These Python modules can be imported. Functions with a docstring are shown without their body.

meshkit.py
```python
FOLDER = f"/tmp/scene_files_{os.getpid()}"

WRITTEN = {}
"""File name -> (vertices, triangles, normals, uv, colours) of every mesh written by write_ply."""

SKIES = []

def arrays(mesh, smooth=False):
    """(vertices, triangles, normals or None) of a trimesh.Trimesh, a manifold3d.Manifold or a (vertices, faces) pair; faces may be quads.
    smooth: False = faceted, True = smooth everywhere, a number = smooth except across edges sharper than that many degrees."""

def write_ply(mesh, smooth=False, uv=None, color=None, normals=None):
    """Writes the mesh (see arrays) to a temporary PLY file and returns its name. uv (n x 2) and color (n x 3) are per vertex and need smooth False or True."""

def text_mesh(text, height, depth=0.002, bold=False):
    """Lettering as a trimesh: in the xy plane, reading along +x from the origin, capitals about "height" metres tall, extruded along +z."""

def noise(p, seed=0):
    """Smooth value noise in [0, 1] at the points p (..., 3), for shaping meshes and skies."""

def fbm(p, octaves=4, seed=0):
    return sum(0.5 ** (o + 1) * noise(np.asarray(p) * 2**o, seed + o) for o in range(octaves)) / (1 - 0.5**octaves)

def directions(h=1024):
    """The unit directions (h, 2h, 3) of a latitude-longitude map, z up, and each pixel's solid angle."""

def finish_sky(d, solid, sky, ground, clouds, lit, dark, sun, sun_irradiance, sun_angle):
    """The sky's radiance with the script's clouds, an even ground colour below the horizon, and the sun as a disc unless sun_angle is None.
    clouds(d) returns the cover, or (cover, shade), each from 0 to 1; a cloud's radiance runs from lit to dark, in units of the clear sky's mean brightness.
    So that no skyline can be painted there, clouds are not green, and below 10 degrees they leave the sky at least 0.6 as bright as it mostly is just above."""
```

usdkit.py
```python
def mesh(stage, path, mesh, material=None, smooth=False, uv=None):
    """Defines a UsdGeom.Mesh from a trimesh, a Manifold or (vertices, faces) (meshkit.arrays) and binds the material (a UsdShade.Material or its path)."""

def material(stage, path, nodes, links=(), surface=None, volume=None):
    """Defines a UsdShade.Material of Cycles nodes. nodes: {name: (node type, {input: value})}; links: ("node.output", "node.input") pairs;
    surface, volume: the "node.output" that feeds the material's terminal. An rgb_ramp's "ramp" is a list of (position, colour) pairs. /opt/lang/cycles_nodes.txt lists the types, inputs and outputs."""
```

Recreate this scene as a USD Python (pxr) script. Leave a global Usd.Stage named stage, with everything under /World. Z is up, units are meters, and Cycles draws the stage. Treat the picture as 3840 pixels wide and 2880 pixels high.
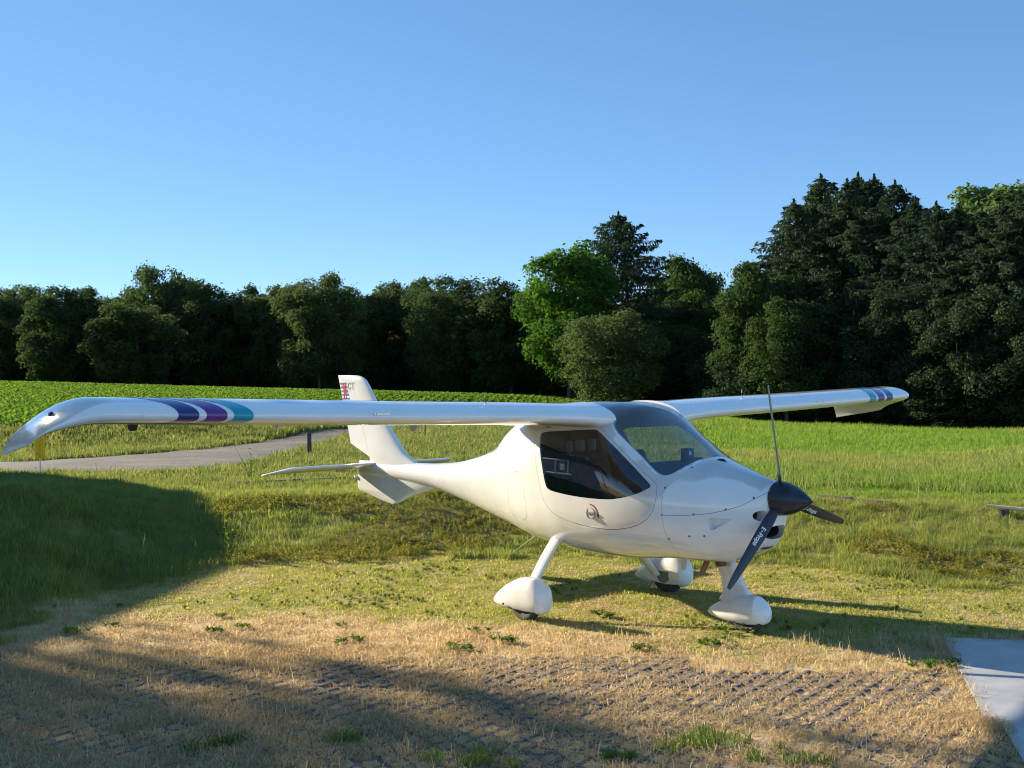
import math, random
import numpy as np
import trimesh
import manifold3d as m3
import shapely.geometry as sg
import shapely.affinity as sa
from scipy.interpolate import PchipInterpolator
from pxr import Usd, UsdGeom, UsdLux, UsdShade, Gf, Sdf, Vt
import usdkit, meshkit

stage = Usd.Stage.CreateInMemory()
UsdGeom.SetStageUpAxis(stage, UsdGeom.Tokens.z)
UsdGeom.SetStageMetersPerUnit(stage, 1.0)
UsdGeom.Xform.Define(stage, '/World')
RNG = np.random.default_rng(7)
random.seed(7)

# ------------------------------------------------------------------ camera, sky, sun
CAM = np.array([5.04015, -6.77541, 1.81551])
YAW, PITCH, ROLL, TX = 2.42336, 0.00977, -0.01605, 0.46602
FW = np.array([math.cos(YAW) * math.cos(PITCH), math.sin(YAW) * math.cos(PITCH), math.sin(PITCH)])
_r = np.cross(FW, [0, 0, 1]); _r /= np.linalg.norm(_r); _u = np.cross(_r, FW)
CR = _r * math.cos(ROLL) + _u * math.sin(ROLL)
CU = _u * math.cos(ROLL) - _r * math.sin(ROLL)
cam = UsdGeom.Camera.Define(stage, '/World/camera')
M = Gf.Matrix4d(*CR, 0, *CU, 0, *(-FW), 0, *CAM, 1)
cam.AddTransformOp().Set(M)
cam.CreateHorizontalApertureAttr(36.0); cam.CreateVerticalApertureAttr(27.0)
cam.CreateFocalLengthAttr(18.0 / TX); cam.CreateClippingRangeAttr(Gf.Vec2f(0.05, 6000))
cam.CreateExposureAttr(1.78)

SUN_EL, SUN_AZ = math.radians(18.7), math.radians(15.0)
SUN = np.array([-math.cos(SUN_AZ) * math.cos(SUN_EL), -math.sin(SUN_AZ) * math.cos(SUN_EL), math.sin(SUN_EL)])
UsdGeom.Scope.Define(stage, '/World/Looks')
sky_mat = usdkit.material(stage, '/World/Looks/sky', {
    'sky': ('sky_texture', {'sky_type': 'single_scattering', 'sun_disc': False, 'sun_elevation': SUN_EL,
                            'sun_rotation': math.atan2(SUN[0], SUN[1]), 'altitude': 2000.0, 'air_density': 0.62,
                            'aerosol_density': 0.06, 'ozone_density': 1.8}),
    'gm': ('gamma', {'gamma': 0.6}), 'hs': ('hsv', {'saturation': 1.45}), 'bg': ('background_shader', {'strength': 0.115})}, [('sky.color', 'gm.color'), ('gm.color', 'hs.color'), ('hs.color', 'bg.color')], surface='bg.background')
dome = UsdLux.DomeLight.Define(stage, '/World/sky')
UsdShade.MaterialBindingAPI.Apply(dome.GetPrim()).Bind(sky_mat)
dome.GetPrim().SetCustomDataByKey('kind', 'structure')
dome.GetPrim().SetCustomDataByKey('label', 'clear blue evening sky over the trees')
dome.GetPrim().SetCustomDataByKey('category', 'sky')
sun = UsdLux.DistantLight.Define(stage, '/World/sun')
sun.CreateIntensityAttr(1.08); sun.CreateAngleAttr(0.53); sun.CreateNormalizeAttr(True)
sun.CreateColorAttr(Gf.Vec3f(1.0, 0.86, 0.66))
_z = SUN; _x = np.cross([0, 0, 1], _z); _x /= np.linalg.norm(_x); _y = np.cross(_z, _x)
sun.AddTransformOp().Set(Gf.Matrix4d(*_x, 0, *_y, 0, *_z, 0, 0, 0, 20, 1))

# ------------------------------------------------------------------ helpers
USED = {}
def numbered(path):
    k = USED.get(path, 0); USED[path] = k + 1
    return path if k == 0 else f'{path}_{k:03d}'
def tag(prim, label=None, cat=None, group=None, kind=None):
    p = prim.GetPrim() if hasattr(prim, 'GetPrim') else prim
    for k, v in (('label', label), ('category', cat), ('group', group), ('kind', kind)):
        if v: p.SetCustomDataByKey(k, v)
    return p
def obj(name, mesh, mat, parent='/World', smooth=False, label=None, cat=None, group=None, kind=None):
    par = parent if isinstance(parent, str) else str(parent.GetPath())
    path = numbered(f'{par}/{name}')
    m = usdkit.mesh(stage, path, mesh, MAT[mat] if isinstance(mat, str) else mat, smooth=smooth)
    return tag(m, label, cat, group, kind)
def thing(name, label, cat, loc=(0, 0, 0), rotz=0., scale=None, group=None):
    x = UsdGeom.Xform.Define(stage, numbered(f'/World/{name}'))
    x.AddTranslateOp().Set(Gf.Vec3d(*map(float, loc)))
    x.AddRotateZOp().Set(math.degrees(rotz))
    if scale is not None: x.AddScaleOp().Set(Gf.Vec3f(*map(float, scale)))
    return tag(x, label, cat, group)
def copy_of(root, name, label, loc, rotz=0., scale=None, group=None, cat=None):
    r = thing(name, label, cat or root.GetCustomDataByKey('category'), loc, rotz, scale, group or root.GetCustomDataByKey('group'))
    r.GetReferences().AddInternalReference(root.GetPath())
    r.SetInstanceable(True)
    return r
def mani(v, f):
    return m3.Manifold(m3.Mesh(np.asarray(v, np.float32), np.asarray(f, np.uint32)))
def fix(v, f):
    t = trimesh.Trimesh(v, f, process=True); t.fix_normals()
    return t
def tm_mani(t):
    return mani(t.vertices, t.faces)
def cat_mesh(ts):
    return trimesh.util.concatenate(ts)
def box(c, s, rot=None):
    b = trimesh.creation.box(s)
    if rot is not None: b.apply_transform(rot)
    b.apply_translation(c); return b
def cyl(p0, p1, r, n=16):
    return trimesh.creation.cylinder(radius=r, segment=[p0, p1], sections=n)
def tube(pts, rad, n=8, cap=True):
    pts = np.asarray(pts, float); rad = np.broadcast_to(rad, len(pts))
    t = np.gradient(pts, axis=0); t /= np.linalg.norm(t, axis=1)[:, None]
    ref = np.array([0, 0, 1.]) if abs(t[0, 2]) < .9 else np.array([1., 0, 0])
    V = []
    for p, d, r_ in zip(pts, t, rad):
        a = np.cross(d, ref); a /= np.linalg.norm(a); b = np.cross(d, a)
        k = np.linspace(0, 2 * np.pi, n, endpoint=False)
        V.append(p + r_ * (np.cos(k)[:, None] * a + np.sin(k)[:, None] * b))
    V = np.vstack(V); N = len(pts); i = np.arange(N - 1)[:, None] * n; j = np.arange(n)[None]
    a = (i + j).ravel(); b = (i + (j + 1) % n).ravel()
    F = [np.stack([a, b + n, b], 1), np.stack([a, a + n, b + n], 1)]
    if cap:
        V = np.vstack([V, pts[[0, -1]]]); j = np.arange(n)
        F += [np.stack([np.full(n, N * n), j, (j + 1) % n], 1), np.stack([np.full(n, N * n + 1), (N - 1) * n + (j + 1) % n, (N - 1) * n + j], 1)]
    return trimesh.Trimesh(V, np.vstack(F), process=False)
def loft(rings):
    """closed solid from a list of rings (n x 3), capped by fans"""
    n = len(rings[0]); N = len(rings); V = np.vstack(rings)
    i = np.arange(N - 1)[:, None] * n; j = np.arange(n)[None]
    a = (i + j).ravel(); b = (i + (j + 1) % n).ravel()
    F = [np.stack([a, b, b + n], 1), np.stack([a, b + n, a + n], 1)]
    V = np.vstack([V, rings[0].mean(0)[None], rings[-1].mean(0)[None]]); j = np.arange(n)
    F += [np.stack([np.full(n, N * n), (j + 1) % n, j], 1), np.stack([np.full(n, N * n + 1), (N - 1) * n + j, (N - 1) * n + (j + 1) % n], 1)]
    t = trimesh.Trimesh(V, np.vstack(F), process=False)
    if t.volume < 0: t.invert()
    return t
def prism_y(poly, y0, y1):
    """shapely polygon in (x, z) swept along y, as a Manifold"""
    out = []
    for g in getattr(poly, 'geoms', [poly]):
        t = trimesh.creation.extrude_polygon(g, y1 - y0, engine='earcut')
        v = t.vertices.copy(); v = np.stack([v[:, 0], v[:, 2] + y0, v[:, 1]], 1)
        t = trimesh.Trimesh(v, t.faces[:, ::-1], process=True)
        out.append(tm_mani(t))
    r = out[0]
    for o in out[1:]: r = r + o
    return r
def smooth_poly(pts, n=3, keep=None):
    """Chaikin corner cutting of a closed polygon"""
    p = np.asarray(pts, float)
    for _ in range(n):
        q = np.roll(p, -1, 0)
        p = np.stack([.75 * p + .25 * q, .25 * p + .75 * q], 1).reshape(-1, 2)
    return sg.Polygon(p)

# ------------------------------------------------------------------ materials
MAT = {}
def mat(name, nodes, links=(), surface=None, volume=None):
    MAT[name] = usdkit.material(stage, f'/World/Looks/{name}', nodes, links, surface, volume); return MAT[name]
def plain(name, col, rough=.5, **kw):
    return mat(name, {'p': ('principled_bsdf', {'base_color': col, 'roughness': rough, **kw})}, surface='p.BSDF')
def noisy(name, c0, c1, scale, rough=.6, bump=0., detail=4., lo=.35, hi=.65, bscale=None, **kw):
    n = {'tc': ('texture_coordinate', {}), 'n': ('noise_texture', {'scale': scale, 'detail': detail, 'roughness': .6}),
         'r': ('rgb_ramp', {'ramp': [(lo, c0), (hi, c1)]}), 'p': ('principled_bsdf', {'roughness': rough, **kw})}
    l = [('tc.object', 'n.vector'), ('n.fac', 'r.fac'), ('r.color', 'p.base_color')]
    if bump:
        n['n2'] = ('noise_texture', {'scale': bscale or scale * 4, 'detail': 5.}); n['b'] = ('bump', {'strength': bump, 'distance': .02})
        l += [('tc.object', 'n2.vector'), ('n2.fac', 'b.height'), ('b.normal', 'p.normal')]
    return mat(name, n, l, surface='p.BSDF')

# gloss white gelcoat with faint dust and orange peel
mat('white_paint', {'tc': ('texture_coordinate', {}), 'n': ('noise_texture', {'scale': 3., 'detail': 6., 'roughness': .65}),
                    'r': ('rgb_ramp', {'ramp': [(.3, (.58, .585, .57)), (.7, (.63, .635, .625))]}),
                    'rr': ('map_range', {'from_min': .3, 'from_max': .7, 'to_min': .16, 'to_max': .26}),
                    'n2': ('noise_texture', {'scale': 9., 'detail': 2.}), 'b': ('bump', {'strength': .02, 'distance': .02}),
                    'p': ('principled_bsdf', {'coat_weight': 1., 'coat_roughness': .03, 'coat_ior': 1.6, 'ior': 1.5})},
    [('tc.object', 'n.vector'), ('n.fac', 'r.fac'), ('r.color', 'p.base_color'), ('n.fac', 'rr.value'), ('rr.result', 'p.roughness'),
     ('tc.object', 'n2.vector'), ('n2.fac', 'b.height'), ('b.normal', 'p.normal')], surface='p.BSDF')
# the same with mud flecks thrown up by the wheel
mat('muddy_paint', {'tc': ('texture_coordinate', {}), 'v': ('noise_texture', {'scale': 150., 'detail': 2.}), 'n': ('noise_texture', {'scale': 6., 'detail': 3.}),
                    'a': ('math', {'math_type': 'multiply_add', 'value2': .35, 'value3': 0.}), 's': ('math', {'math_type': 'add'}),
                    'r': ('rgb_ramp', {'ramp': [(.815, (.625, .625, .615)), (.87, (.42, .36, .28))]}),
                    'p': ('principled_bsdf', {'roughness': .22, 'coat_weight': .4, 'coat_roughness': .06})},
    [('tc.object', 'v.vector'), ('tc.object', 'n.vector'), ('n.fac', 'a.value1'), ('v.fac', 's.value1'), ('a.value', 's.value2'), ('s.value', 'r.fac'), ('r.color', 'p.base_color')], surface='p.BSDF')
plain('teal_paint', (.0, .21, .27), .2, coat_weight=.5)
plain('purple_paint', (.07, .02, .14), .2, coat_weight=.5)
plain('navy_paint', (.012, .02, .10), .2, coat_weight=.5)
plain('red_paint', (.55, .03, .02), .4)
plain('flag_blue', (.10, .22, .58), .35)
plain('black_gloss', (.012, .014, .02), .28)
plain('black_matte', (.015, .016, .018), .6)
noisy('carbon_black', (.012, .014, .020), (.020, .023, .032), 60., .33)
plain('lettering_white', (.8, .8, .8), .5)
plain('lettering_black', (.03, .03, .03), .5)
plain('steel', (.55, .55, .56), .3, metallic=1.)
plain('dull_steel', (.18, .19, .21), .45, metallic=.6)
noisy('rust_pipe', (.16, .06, .03), (.30, .12, .06), 30., .6)
noisy('rubber', (.022, .022, .023), (.05, .047, .043), 14., .8, bump=.2)
plain('dark_cavity', (.02, .02, .022), .9)
plain('inlet_brown', (.10, .05, .025), .7)
noisy('cabin_lining', (.05, .05, .052), (.08, .08, .08), 20., .9)
plain('dash_blue', (.018, .028, .06), .75)
noisy('seat_red', (.10, .007, .007), (.15, .01, .01), 12., .85)
noisy('seat_dark', (.02, .02, .024), (.04, .04, .045), 12., .85)
plain('grey_plastic', (.32, .33, .34), .4)
plain('cream_plastic', (.55, .53, .47), .45)
mat('window_glass', {'t': ('transparent_bsdf', {'color': (.80, .84, .86)}), 'g': ('glossy_bsdf', {'color': (1, 1, 1), 'roughness': .012}),
                     'f': ('layer_weight', {'blend': .5}), 'pw': ('math', {'math_type': 'power', 'value2': 4.2}), 'ma': ('math', {'math_type': 'multiply_add', 'value2': .8, 'value3': .10}), 'm': ('mix_closure', {})},
    [('f.facing', 'pw.value1'), ('pw.value', 'ma.value1'), ('ma.value', 'm.fac'), ('t.BSDF', 'm.closure1'), ('g.BSDF', 'm.closure2')], surface='m.closure')
mat('smoked_glass', {'t': ('transparent_bsdf', {'color': (.58, .61, .63)}), 'g': ('glossy_bsdf', {'color': (1, 1, 1), 'roughness': .012}),
                     'f': ('layer_weight', {'blend': .5}), 'pw': ('math', {'math_type': 'power', 'value2': 4.2}), 'ma': ('math', {'math_type': 'multiply_add', 'value2': .8, 'value3': .06}), 'm': ('mix_closure', {})},
    [('f.facing', 'pw.value1'), ('pw.value', 'ma.value1'), ('ma.value', 'm.fac'), ('t.BSDF', 'm.closure1'), ('g.BSDF', 'm.closure2')], surface='m.closure')
def leafmat(name, cols, trans=.3, vary=.5):
    """leaf or blade: each leaf its own tone (random per island), diffuse with light passing through"""
    n = {'g': ('geometry', {}), 'oi': ('object_info', {}), 'mx': ('math', {'math_type': 'multiply_add', 'value2': 1 - vary, 'value3': 0.}),
         'mb': ('math', {'math_type': 'multiply', 'value2': vary}), 'ad': ('math', {'math_type': 'add'}),
         'r': ('rgb_ramp', {'ramp': cols}), 'd': ('diffuse_bsdf', {}), 't': ('translucent_bsdf', {}), 'hs': ('hsv', {'saturation': 1.1, 'value': 1.25}),
         'm': ('mix_closure', {'fac': trans}), 'gl': ('glossy_bsdf', {'roughness': .6, 'color': (1, 1, 1)}), 'm2': ('mix_closure', {'fac': .012})}
    l = [('g.random_per_island', 'mx.value1'), ('oi.random', 'mb.value1'), ('mx.value', 'ad.value1'), ('mb.value', 'ad.value2'), ('ad.value', 'r.fac'),
         ('r.color', 'd.color'), ('r.color', 'hs.color'), ('hs.color', 't.color'), ('d.BSDF', 'm.closure1'), ('t.BSDF', 'm.closure2'),
         ('m.closure', 'm2.closure1'), ('gl.BSDF', 'm2.closure2')]
    return mat(name, n, l, surface='m2.closure')
leafmat('leaf_dark', [(0, (.048, .080, .028)), (.5, (.082, .115, .038)), (.8, (.13, .14, .05)), (1, (.18, .16, .062))], .42, .35)
leafmat('leaf_deep', [(0, (.026, .050, .022)), (.6, (.046, .074, .030)), (1, (.085, .095, .036))], .32, .35)
leafmat('leaf_olive', [(0, (.07, .11, .034)), (.6, (.14, .175, .06)), (1, (.19, .20, .08))], .35, .2)
leafmat('leaf_bright', [(0, (.062, .135, .022)), (.6, (.11, .20, .034)), (1, (.17, .24, .055))], .42, .25)
leafmat('leaf_mid', [(0, (.04, .075, .02)), (.6, (.07, .115, .03)), (1, (.15, .16, .045))], .36, .3)
leafmat('leaf_light', [(0, (.09, .15, .04)), (.6, (.14, .20, .06)), (1, (.2, .26, .09))], .3, .2)
leafmat('needle', [(0, (.032, .058, .032)), (.6, (.058, .088, .042)), (1, (.11, .11, .048))], .3, .35)
noisy('bark', (.045, .038, .03), (.09, .075, .06), 6., .9, bump=.5)
noisy('bark_pale', (.10, .09, .075), (.17, .15, .13), 6., .9, bump=.5)
leafmat('blade_lawn', [(0, (.24, .28, .06)), (.35, (.42, .41, .11)), (.7, (.60, .53, .20)), (1, (.72, .62, .32))], .5, .45)
leafmat('blade_dry', [(0, (.46, .345, .19)), (.4, (.66, .53, .31)), (.8, (.76, .64, .41)), (1, (.80, .71, .50))], .4, .4)
leafmat('blade_bank', [(0, (.18, .235, .06)), (.45, (.34, .36, .10)), (.75, (.50, .45, .17)), (1, (.66, .55, .30))], .5, .45)
leafmat('blade_meadow', [(0, (.15, .245, .04)), (.5, (.22, .325, .06)), (.92, (.29, .37, .08)), (1, (.40, .41, .14))], .48, .4)
leafmat('blade_verge', [(0, (.14, .18, .05)), (.5, (.27, .28, .09)), (1, (.46, .40, .20))], .45, .4)
leafmat('leaf_crop', [(0, (.14, .235, .035)), (.5, (.22, .33, .055)), (1, (.32, .41, .10))], .42, .5)
leafmat('leaf_weed', [(0, (.09, .16, .03)), (.5, (.16, .24, .045)), (1, (.28, .30, .08))], .45, .4)
leafmat('leaf_herb', [(0, (.15, .17, .035)), (.45, (.31, .29, .065)), (.8, (.50, .40, .10)), (1, (.48, .28, .11))], .5, .5)
noisy('concrete_paver', (.105, .083, .070), (.19, .152, .128), 22., .9, bump=.35, bscale=160.)
noisy('concrete_pad', (.30, .30, .30), (.43, .435, .44), 3.5, .36, bump=.15, bscale=120., detail=12., lo=.3, hi=.6)
mat('gravel', {'tc': ('texture_coordinate', {}), 'n': ('noise_texture', {'scale': .7, 'detail': 8., 'roughness': .7}), 'v': ('voronoi_texture', {'scale': 9.}),
               'r': ('rgb_ramp', {'ramp': [(.35, (.034, .034, .036)), (.5, (.058, .058, .058)), (.68, (.14, .12, .095))]}),
               'mx': ('mix_color', {'blend_type': 'multiply', 'fac': .45}), 'b': ('bump', {'strength': .5, 'distance': .03}),
               'p': ('principled_bsdf', {'roughness': .95})},
    [('tc.object', 'n.vector'), ('tc.object', 'v.vector'), ('n.fac', 'r.fac'), ('r.color', 'mx.a'), ('v.color', 'mx.b'), ('mx.result', 'p.base_color'),
     ('v.distance', 'b.height'), ('b.normal', 'p.normal')], surface='p.BSDF')
mat('ground', {'at': ('attribute', {'attribute': 'gcol'}), 'ge': ('geometry', {}), 'n': ('noise_texture', {'scale': 9., 'detail': 8., 'roughness': .7}),
               'r': ('rgb_ramp', {'ramp': [(.3, (.62, .62, .62)), (.7, (1., 1., 1.))]}), 'mx': ('mix_color', {'blend_type': 'multiply', 'fac': .9}),
               'b': ('bump', {'strength': .6, 'distance': .04}), 'p': ('principled_bsdf', {'roughness': 1., 'specular_ior_level': .1})},
    [('ge.position', 'n.vector'), ('n.fac', 'r.fac'), ('at.color', 'mx.a'), ('r.color', 'mx.b'), ('mx.result', 'p.base_color'), ('n.fac', 'b.height'), ('b.normal', 'p.normal')], surface='p.BSDF')
noisy('old_wood', (.03, .026, .022), (.07, .06, .05), 14., .9, bump=.6)
noisy('pale_wood', (.62, .42, .27), (.74, .54, .37), 9., .8, bump=.3)
noisy('grey_board', (.05, .05, .05), (.10, .098, .095), 6., .9, bump=.3)
leafmat('sign_yellow', [(0, (.97, .56, .06)), (1, (.98, .60, .08))], .9, .2)
plain('sign_ink', (.42, .36, .12), .6)
noisy('shed_wall', (.45, .43, .40), (.55, .53, .50), 2., .8)
noisy('shed_roof', (.16, .09, .07), (.22, .13, .1), 3., .8)

# ------------------------------------------------------------------ terrain
F2 = np.array([math.cos(YAW), math.sin(YAW)]); R2 = np.array([math.sin(YAW), -math.cos(YAW)])
FOOT = CAM[:2]
def ad_to_xy(a, D):                       # a = sideways slope, D = metres ahead of the camera
    a = np.asarray(a); D = np.asarray(D)
    return FOOT + D[..., None] * (F2 + a[..., None] * R2)
KN = [(-.75, [(0, 0), (7.3, 0), (12.0, .78), (16, .7), (20, .47), (30, .42), (36, 1.3), (74, 3.4), (80, 3.45), (110, 2.2), (119, 2.40), (136, 5.20), (260, 13.60), (3000, 12)]),
      (-.466, [(0, 0), (8.9, 0), (12.9, .78), (15.2, .76), (20, .46), (30.5, .42), (35.5, 1.15), (72, 3.06), (79, 3.18), (110, 1.9), (119, 2.10), (136, 4.90), (260, 12.85), (3000, 12)]),
      (-.36, [(0, 0), (10.9, 0), (14.5, .62), (16.2, .58), (20, .43), (32, .41), (37, 1.05), (72, 2.75), (79, 2.85), (110, 1.6), (119, 1.80), (136, 4.60), (260, 12.40), (3000, 12)]),
      (-.264, [(0, 0), (12.4, 0), (15.5, .45), (17, .42), (20, .41), (35, .41), (40, 1.0), (72, 2.45), (79, 2.52), (110, 1.3), (119, 1.50), (136, 4.30), (260, 12.00), (3000, 12)]),
      (-.087, [(0, 0), (12.7, 0), (15.3, .50), (17, .45), (22, .43), (53, .42), (60, .75), (72, 1.85), (79, 2.0), (110, .9), (119, 1.10), (136, 3.90), (260, 11.05), (3000, 12)]),
      (.02, [(0, 0), (12.5, 0), (15.2, .50), (17, .45), (22, .43), (60, .42), (68, .65), (76, 1.5), (82, 1.6), (110, .5), (119, 0.70), (136, 3.50), (260, 10.45), (3000, 12)]),
      (.1, [(0, 0), (12.1, 0), (14.8, .5), (17, .44), (22, .42), (38, .5), (50, .6), (80, .93), (260, 3), (3000, 12)]),
      (.23, [(0, 0), (11.3, 0), (13.8, .46), (16, .42), (22, .36), (38, .12), (50, -.02), (66, -.14), (260, 2), (3000, 12)]),
      (.377, [(0, 0), (10.5, 0), (13.0, .43), (15, .36), (20, .25), (34, .0), (45, -.2), (56, -.36), (260, 1), (3000, 12)]),
      (.466, [(0, 0), (10.3, 0), (12.8, .43), (14.6, .36), (20, .22), (34, -.1), (45, -.3), (54, -.45), (260, 1), (3000, 12)]),
      (.75, [(0, 0), (10.3, 0), (12.8, .43), (14.6, .36), (20, .2), (34, -.15), (45, -.35), (54, -.5), (260, 1), (3000, 12)])]
DG = np.concatenate([np.linspace(0, 60, 481), np.geomspace(60.5, 3000, 140)])
ZT = np.array([np.interp(DG, *np.array(k).T) for _, k in KN])
for _ in range(3):                        # round the breaks a little
    ZT[:, 1:480] = .25 * ZT[:, :479] + .5 * ZT[:, 1:480] + .25 * ZT[:, 2:481]
AG = np.array([a for a, _ in KN]); ZI = PchipInterpolator(AG, ZT, axis=0)
AF = np.linspace(-.75, .75, 301); ZF = ZI(AF)
from scipy.ndimage import map_coordinates
def base_line(a):                         # distance of the foot of the bank
    return np.interp(a, AG, [k[1][0] for _, k in KN])
def crest_line(a):
    return np.interp(a, AG, [k[2][0] for _, k in KN])
def to_ad(x, y):
    d = np.stack([np.asarray(x, float) - FOOT[0], np.asarray(y, float) - FOOT[1]], -1)
    D = d @ F2; S = d @ R2
    return np.where(D > .05, S / np.maximum(D, .05), 9 * np.sign(S)), D
def ground_z(x, y):
    a, D = to_ad(x, y)
    ac = np.clip(a, -.75, .75)
    ia = (ac + .75) / 1.5 * 300; iD = np.interp(np.clip(D, 0, 2999), DG, np.arange(len(DG)))
    z = map_coordinates(ZF, [ia.ravel(), iD.ravel()], order=1, mode='nearest').reshape(np.shape(ia))
    fade = np.clip((3.2 - np.abs(a)) / 2.2, 0, 1)         # level ground beside and behind
    z = z * fade * (D > 0)
    p = np.stack([np.asarray(x, float), np.asarray(y, float), np.zeros(np.shape(x))], -1)
    bank = np.clip((D - base_line(ac) + .6) / 2., 0, 1)
    rough = (meshkit.fbm(p * 1.1 + 31, 3, 5) - .5) * .12 * np.clip(bank, 0, 1) * np.clip(1.6 - (D - crest_line(ac)) / 4, .25, 1)
    rough = np.where(D > 60, 0, rough)
    return z + rough * (np.abs(a) < 3) + (meshkit.noise(p * .9 + 5, 3) - .5) * .012
def gp(px, py, z=0.):                     # the point at height z seen at a place in the photograph (3840 wide)
    k = 1920 / TX; d = FW + CR * (px - 1920) / k - CU * (py - 1440) / k
    t = (z - CAM[2]) / d[2]; return CAM + d * t
def paved_far(a):                         # far edge of the grass pavers
    return 8.05 - 1.35 * (a + .466) / .932 * 1.0 - .0 * a
def dryness(x, y):
    """1 on the parched yard, 0 on the green lawn"""
    a, D = to_ad(x, y)
    p = np.stack([np.asarray(x, float), np.asarray(y, float), np.zeros(np.shape(x))], -1)
    n = meshkit.fbm(p * 1.3, 3, 2) - .5; n2 = meshkit.fbm(p * .45 + 9, 3, 8) - .5
    edge = np.interp(a, [-.466, -.2, .1, .3, .466], [9.0, 9.1, 8.35, 7.55, 7.3])
    return np.clip((edge - D) / .7 + .5 + n * 1.9 + n2 * 1.2, 0, 1)
def terrain():
    ang = np.unique(np.concatenate([np.linspace(-33, 33, 520), np.linspace(33, 327, 130)]))[:-1]
    ang = np.radians(ang); rr = np.concatenate([np.linspace(.4, 30, 190), np.geomspace(30.4, 3000, 130)])
    A, Rr = np.meshgrid(ang, rr)
    X = FOOT[0] + Rr * (np.cos(A) * F2[0] + np.sin(A) * R2[0]); Y = FOOT[1] + Rr * (np.cos(A) * F2[1] + np.sin(A) * R2[1])
    Z = ground_z(X, Y)
    n = len(ang); V = np.stack([X, Y, Z], -1).reshape(-1, 3)
    i = np.arange(len(rr) - 1)[:, None] * n; j = np.arange(n)[None]
    a = (i + j).ravel(); b = (i + (j + 1) % n).ravel()
    Fc = np.vstack([np.stack([a, b, b + n], 1), np.stack([a, b + n, a + n], 1)])
    V = np.vstack([V, [[FOOT[0], FOOT[1], 0]]]); jj = np.arange(n)
    Fc = np.vstack([Fc, np.stack([np.full(n, len(V) - 1), (jj + 1) % n, jj], 1)])
    t = trimesh.Trimesh(V, Fc, process=False)
    if t.face_normals[:, 2].mean() < 0: t.invert()
    a_, D = to_ad(V[:, 0], V[:, 1]); dry = dryness(V[:, 0], V[:, 1])[:, None]
    lawn = np.array([.36, .315, .115]); straw = np.array([.69, .55, .33]); soil = np.array([.26, .24, .09]); mead = np.array([.13, .185, .025]); crop = np.array([.07, .11, .012])
    c = lawn * (1 - dry) + straw * dry
    bank = np.clip((D - base_line(np.clip(a_, -.75, .75))) / .8, 0, 1)[:, None]; c = c * (1 - bank) + soil * bank
    far = np.clip((D - crest_line(np.clip(a_, -.75, .75)) - .5) / 2, 0, 1)[:, None]; c = c * (1 - far) + mead * far
    cr = np.clip((D - 30) / 3, 0, 1)[:, None] * (a_ < .13)[:, None]; c = c * (1 - cr) + crop * cr
    m = usdkit.mesh(stage, numbered('/World/terrain'), t, MAT['ground'], smooth=True)
    UsdGeom.PrimvarsAPI(m).CreatePrimvar('gcol', Sdf.ValueTypeNames.Color3fArray, 'vertex').Set(Vt.Vec3fArray.FromNumpy(c.astype(np.float32)))
    tag(m, 'mown ground, weedy bank and rising fields around the aircraft', 'ground', kind='structure')
terrain()

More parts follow.
